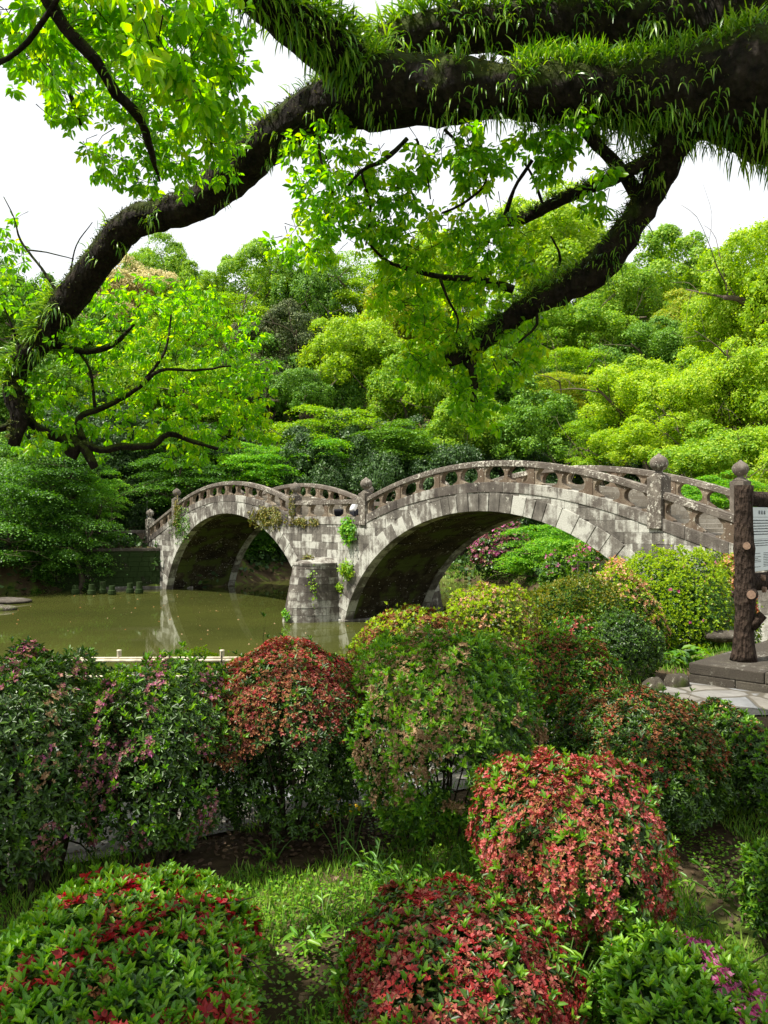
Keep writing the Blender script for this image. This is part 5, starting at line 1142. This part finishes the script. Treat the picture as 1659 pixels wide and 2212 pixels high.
M['ivy'] = leafmat('creeper_leaf', [(.09,.09,.015),(.16,.14,.02),(.22,.18,.03),(.10,.15,.02)], .2, .6, 1.5, .3)
plant('mustard coloured creeper spreading over the left arch beside the pier', 'creeper', face(578,1118), (1.9,.16,.62), 2600, .14, 'ivy', 1)
plant('thin creeper along the coping between the arches', 'creeper', face(655,1128), (1.6,.10,.24), 900, .13, 'ivy', 2)
plant('pale green creeper hanging down below the left end post', 'creeper', face(392,1135), (1.5,.12,1.3), 1500, .13, 'azgreen', 3)
plant('yellow lit creeper trailing from the left post down the arch side', 'creeper', face(386,1110), (.7,.14,1.1), 700, .13, 'ivy', 4)
plant('bushy pale green weed sprouting from the wall above the pier', 'weed', face(760,1148), (.55,.4,.62), 620, .2, 'maple', 5)
plant('bright green fern tuft on the wall right of the cutwater', 'weed', face(757,1232), (.5,.4,.4), 700, .16, 'camphor', 6)
plant('small weed low on the wall right of the cutwater', 'weed', face(738,1270), (.2,.2,.28), 160, .14, 'camphor', 7)
plant('ivy strand climbing the post at the left end of the middle parapet', 'creeper', face(634,1095), (.3,.12,.7), 420, .11, 'ivy', 8)
plant('little weed near the foot of the cutwater', 'weed', (.25,-2.5,-4.95), (.25,.15,.3), 150, .15, 'maple', 9)
plant('weed on the flat top of the cutwater', 'weed', (-.1,-.9,-2.1), (.5,.3,.15), 160, .14, 'ivy', 10)
plant('ferny weeds on the right side of the cutwater', 'weed', (.85,-1.25,-3.7), (.4,.3,1.0), 200, .14, 'camphor', 11)

# ------------------------------------------------------------------ person crouching on the deck, bag beside
PX = fx(757)-1.32; pb = bpt(PX, 1.0, -.05)
PR = empty('person', pb, BR.rotation_euler.z+math.radians(25), 'person in a white shirt crouching behind the balusters between the arches', 'person')
PR.scale = (1.25, 1.25, 1.15)
def skin_obj(name, pts, edges, rad, mat, parent, sub=2):
    me = bpy.data.meshes.new(name); me.from_pydata(pts, edges, []); o = link(name, me, mat, parent)
    sk = o.modifiers.new('skin', 'SKIN'); me.skin_vertices.new() if not me.skin_vertices else None
    for i, r in enumerate(rad): me.skin_vertices[0].data[i].radius = (r, r)
    me.skin_vertices[0].data[0].use_root = True; sk.use_smooth_shade = True; s = o.modifiers.new('sub', 'SUBSURF'); s.levels = sub; s.render_levels = sub
    return o
B = [(0,0,.26),(0,.05,.42),(0,.16,.60),(0,.27,.72),(0,.33,.77),(0,.38,.84),  # pelvis .. head
     (.11,.02,.24),(.17,.38,.44),(.15,.22,.06),(.15,.36,.03), (-.11,.02,.24),(-.17,.38,.44),(-.15,.22,.06),(-.15,.36,.03),
     (.19,.25,.70),(.25,.34,.50),(.17,.50,.42), (-.19,.25,.70),(-.25,.34,.50),(-.17,.50,.42)]
skin_obj('body', B, [(0,1),(1,2),(2,3),(3,4),(4,5),(0,6),(6,7),(7,8),(8,9),(0,10),(10,11),(11,12),(12,13),(3,14),(14,15),(15,16),(3,17),(17,18),(18,19)],
         [.13,.125,.14,.11,.055,.085,.09,.07,.05,.035,.09,.07,.05,.035,.05,.042,.03,.05,.042,.03], M['skin'], PR)
skin_obj('shirt', [(0,-.02,.28),(0,.03,.42),(0,.15,.60),(0,.25,.70),(.2,.25,.70),(.25,.32,.54),(-.2,.25,.70),(-.25,.32,.54)], [(0,1),(1,2),(2,3),(3,4),(4,5),(3,6),(6,7)], [.17,.18,.19,.13,.085,.07,.085,.07], M['white'], PR)
skin_obj('trousers', [(0,0,.22),(.12,.03,.22),(.17,.37,.43),(.15,.24,.10),(-.12,.03,.22),(-.17,.37,.43),(-.15,.24,.10)], [(0,1),(1,2),(2,3),(0,4),(4,5),(5,6)], [.15,.115,.085,.065,.115,.085,.065], M['blackcloth'], PR)
skin_obj('hair', [(0,.36,.90),(0,.33,.86),(0,.31,.82)], [(0,1),(1,2)], [.075,.088,.06], M['blackcloth'], PR)
bx_ = fx(728)-.95; bb = bpt(bx_, .75, -.05); BG = empty('shoulder_bag', bb, BR.rotation_euler.z, 'black bag with a handle standing on the bridge left of the person', 'bag')
mb = MB(); mb.prism([(-.26,0),(.26,0),(.33,.42),(.30,.5),(-.30,.5),(-.33,.42)], -.1, .1); mb.build('bag_body', M['blackcloth'], BG, bevel=.03)
mb = MB(); th = np.linspace(0, np.pi, 12); mb.tube(np.stack([.1+.11*np.cos(th), 0*th, .49+.13*np.sin(th)], 1), .012, 6); mb.build('handle', M['metal'], BG)

# ------------------------------------------------------------------ ground plants in front
def gpoly(n, cond, x0=-3, x1=5, y0=1.5, y1=11):
    x = rng.uniform(x0, x1, n); y = rng.uniform(y0, y1, n); P = np.stack([x, y, ground_h(x, y)], 1); return P[cond(P)]
def onpath(P): return (P[:, 1] > np.interp(P[:, 0], [a for a, b in lo], [b for a, b in lo])+.02) & (P[:, 1] < np.interp(P[:, 0], [a for a, b in hi], [b for a, b in hi])-.02)
litterzone = lambda P: np.exp(-(((P[:, 0]+.45)/.75)**2+((P[:, 1]-3.95)/.33)**2))+np.exp(-(((P[:, 0]-1.9)/.7)**2+((P[:, 1]-3.4)/.5)**2))
P = gpoly(150000, lambda P: (~onpath(P)) & (nz(P, 2.2) > -.5+1.4*litterzone(P)), -3, 4.5, 1.6, 5.6)
N_ = len(P); d = unit(rdir(N_)*.55+np.array([0, 0, 1])); Ls = rng.uniform(.02, .075, N_)
v, f = scatter(KITE, P, d, rdir(N_), Ls, .006); P2 = gpoly(60000, lambda P: (P[:, 1] > 6.4) & (~onpath(P)) & (nz(P, 1.5) > -.7), -5, 12, 6.4, 14); d2 = unit(rdir(len(P2))*.5+np.array([0,0,1])); v2, f2 = scatter(KITE, P2, d2, rdir(len(P2)), rng.uniform(.04,.11,len(P2)), .012)
tag(link('grass', mesh_np('grass', np.vstack([v, v2]), np.vstack([f, f2+len(v)])), M['grass']), 'short green grass and clover between the azaleas', 'grass', kind='stuff')
P = gpoly(26000, lambda P: (~onpath(P)) & (nz(P, 2.6, 1) > -.15), -2.2, 2.4, 2.4, 4.4); P[:, 2] += rng.uniform(.01, .05, len(P)); v, f = scatter(KITE, P, unit(rdir(len(P))*np.array([1,1,.3])), unit(np.array([0,0,1])+.4*rdir(len(P))), rng.uniform(.010,.022,len(P)), .014)
tag(link('clover', mesh_np('clover', v, f), M['azyoung']), 'low round leaved ground cover on the sunlit patch', 'ground cover', kind='stuff')
P = gpoly(30000, lambda P: (litterzone(P) > rng.uniform(.1, .9, len(P))) | (rng.uniform(size=len(P)) < .02), -2.5, 3.6, 2.0, 5.2)[:2200]; P[:, 2] += rng.uniform(.004, .02, len(P))
v, f = scatter(LEAF, P, unit(rdir(len(P))*np.array([1,1,.25])), unit(np.array([0,0,1])+.45*rdir(len(P))), rng.uniform(.018,.045,len(P)), .022)
tag(link('leaf_litter', mesh_np('leaf_litter', v, f), M['litter']), 'brown fallen leaves on the bare soil under the azaleas', 'leaf litter', kind='stuff')
# floating specks on the pond
n = 110; X = rng.uniform(-22, 2, n); Y = rng.uniform(24, 56, n); P = np.stack([X, Y, np.full(n, .012)], 1); v, f = scatter(KITE, P, unit(rdir(n)*np.array([1,1,0])), np.tile([0,0,1.0], (n, 1)), rng.uniform(.05,.15,n), .06)
tag(link('floating_petals', mesh_np('floating_petals', v, f), M['fpeach']), 'pale petals and leaves floating on the pond', 'floating petals', kind='stuff')

def herb(label, name, loc, n, h, leafL, mat, seed, spread=.12, flower=None, cat='plant', drop=.6, lw=.35):
    g = np.random.default_rng(seed); root = empty(name, loc, 0, label, cat); mb = MB(); pos = []; D = []
    for k in range(n):
        th = g.uniform(0, 6.28); hh = h*g.uniform(.6, 1.1); tip = np.array([math.cos(th)*spread*g.uniform(.2, 1), math.sin(th)*spread*g.uniform(.2, 1), hh]); mid = tip*.5+np.array([0, 0, hh*.08])
        mb.tube([(0,0,-.02), mid, tip], [.003,.0025,.0015], 5)
        for j in range(5):
            t = g.uniform(.2, 1); q = tip*t; pos.append(q); D.append(unit(np.array([math.cos(th+g.uniform(-1.5,1.5)), math.sin(th+g.uniform(-1.5,1.5)), g.uniform(-drop, .5)])))
        if flower is not None:
            fp = tip[None]+g.normal(size=(3, 3))*.012; v, f = petals(fp, np.tile([0,-.3,1.0], (3, 1)), np.full(3, .010), g, 6, 1.1); link('flower', mesh_np('flower', v, f), M[flower], root)
    mb.build('stems', M['stem'], root); pos = np.array(pos); D = np.array(D); v, f = scatter(LEAF, pos, D, unit(rdir(len(pos), g)*.4+np.array([0,0,1])), leafL*g.uniform(.6, 1.2, len(pos)), leafL*lw); link('leaves', mesh_np('leaves', v, f), M[mat], root); return root
def onG(px, Z): x = W(px, 0, Z)[0]; return (x, Z, gz(x, Z))
herb('slender weed with small yellow flowers in front of the central azalea', 'yellow_wildflower', onG(735, 3.75), 6, .26, .035, 'azyoung', 1, .13, 'fyellow')
herb('taller yellow flowered weed beside the first one', 'yellow_wildflower', onG(765, 3.85), 4, .33, .03, 'azyoung', 2, .10, 'fyellow')
herb('seedling with long green leaflets against the central azalea stems', 'seedling', onG(885, 3.9), 5, .42, .085, 'azyoung', 3, .16)
herb('leafy weed left of the sunlit red azalea', 'weed', onG(860, 3.3), 7, .22, .05, 'azyoung', 4, .18)
herb('leafy weed right of the yellow flowers', 'weed', onG(960, 3.4), 6, .2, .045, 'azgreen', 5, .16)
herb('broad leaved plantain on the sunny patch at bottom left', 'weed', onG(665, 2.95), 5, .10, .06, 'azyoung', 6, .1)
herb('green fern drooping between the two red azaleas at the bottom', 'fern', onG(1195, 2.45), 14, .34, .055, 'azyoung', 7, .22, lw=.2)
herb('hosta like clump of broad leaves behind the round dark shrub', 'broadleaf_plant', onG(1440, 8.7), 14, .2, .16, 'azgreen', 8, .28, lw=.45)
herb('second clump of broad leaves next to the grass patch', 'broadleaf_plant', onG(1485, 8.8), 10, .16, .14, 'azyoung', 9, .25, lw=.45)

for i_, (px_, z_, h_, lb_) in enumerate(((805, 3.55, .20, 'leafy weed just right of the sunny grass patch'), (905, 3.15, .22, 'low weed between the central azalea and the crimson one'), (1010, 3.3, .20, 'weed at the foot of the sunlit red azalea, left side'), (700, 3.2, .12, 'small weed in the middle of the sunny grass patch'), (745, 2.7, .16, 'weed beside the left flank of the crimson azalea'), (590, 3.75, .12, 'weed at the dark foot of the rusty capped azalea'), (1480, 3.1, .14, 'weed on the shaded soil right of the sunlit red azalea'), (1560, 3.4, .12, 'small weed on the shaded soil near the right edge'))):
    herb(lb_, 'weed', onG(px_, z_), 8, h_, .045, 'azyoung' if i_ % 2 else 'azgreen', 40+i_, .16)
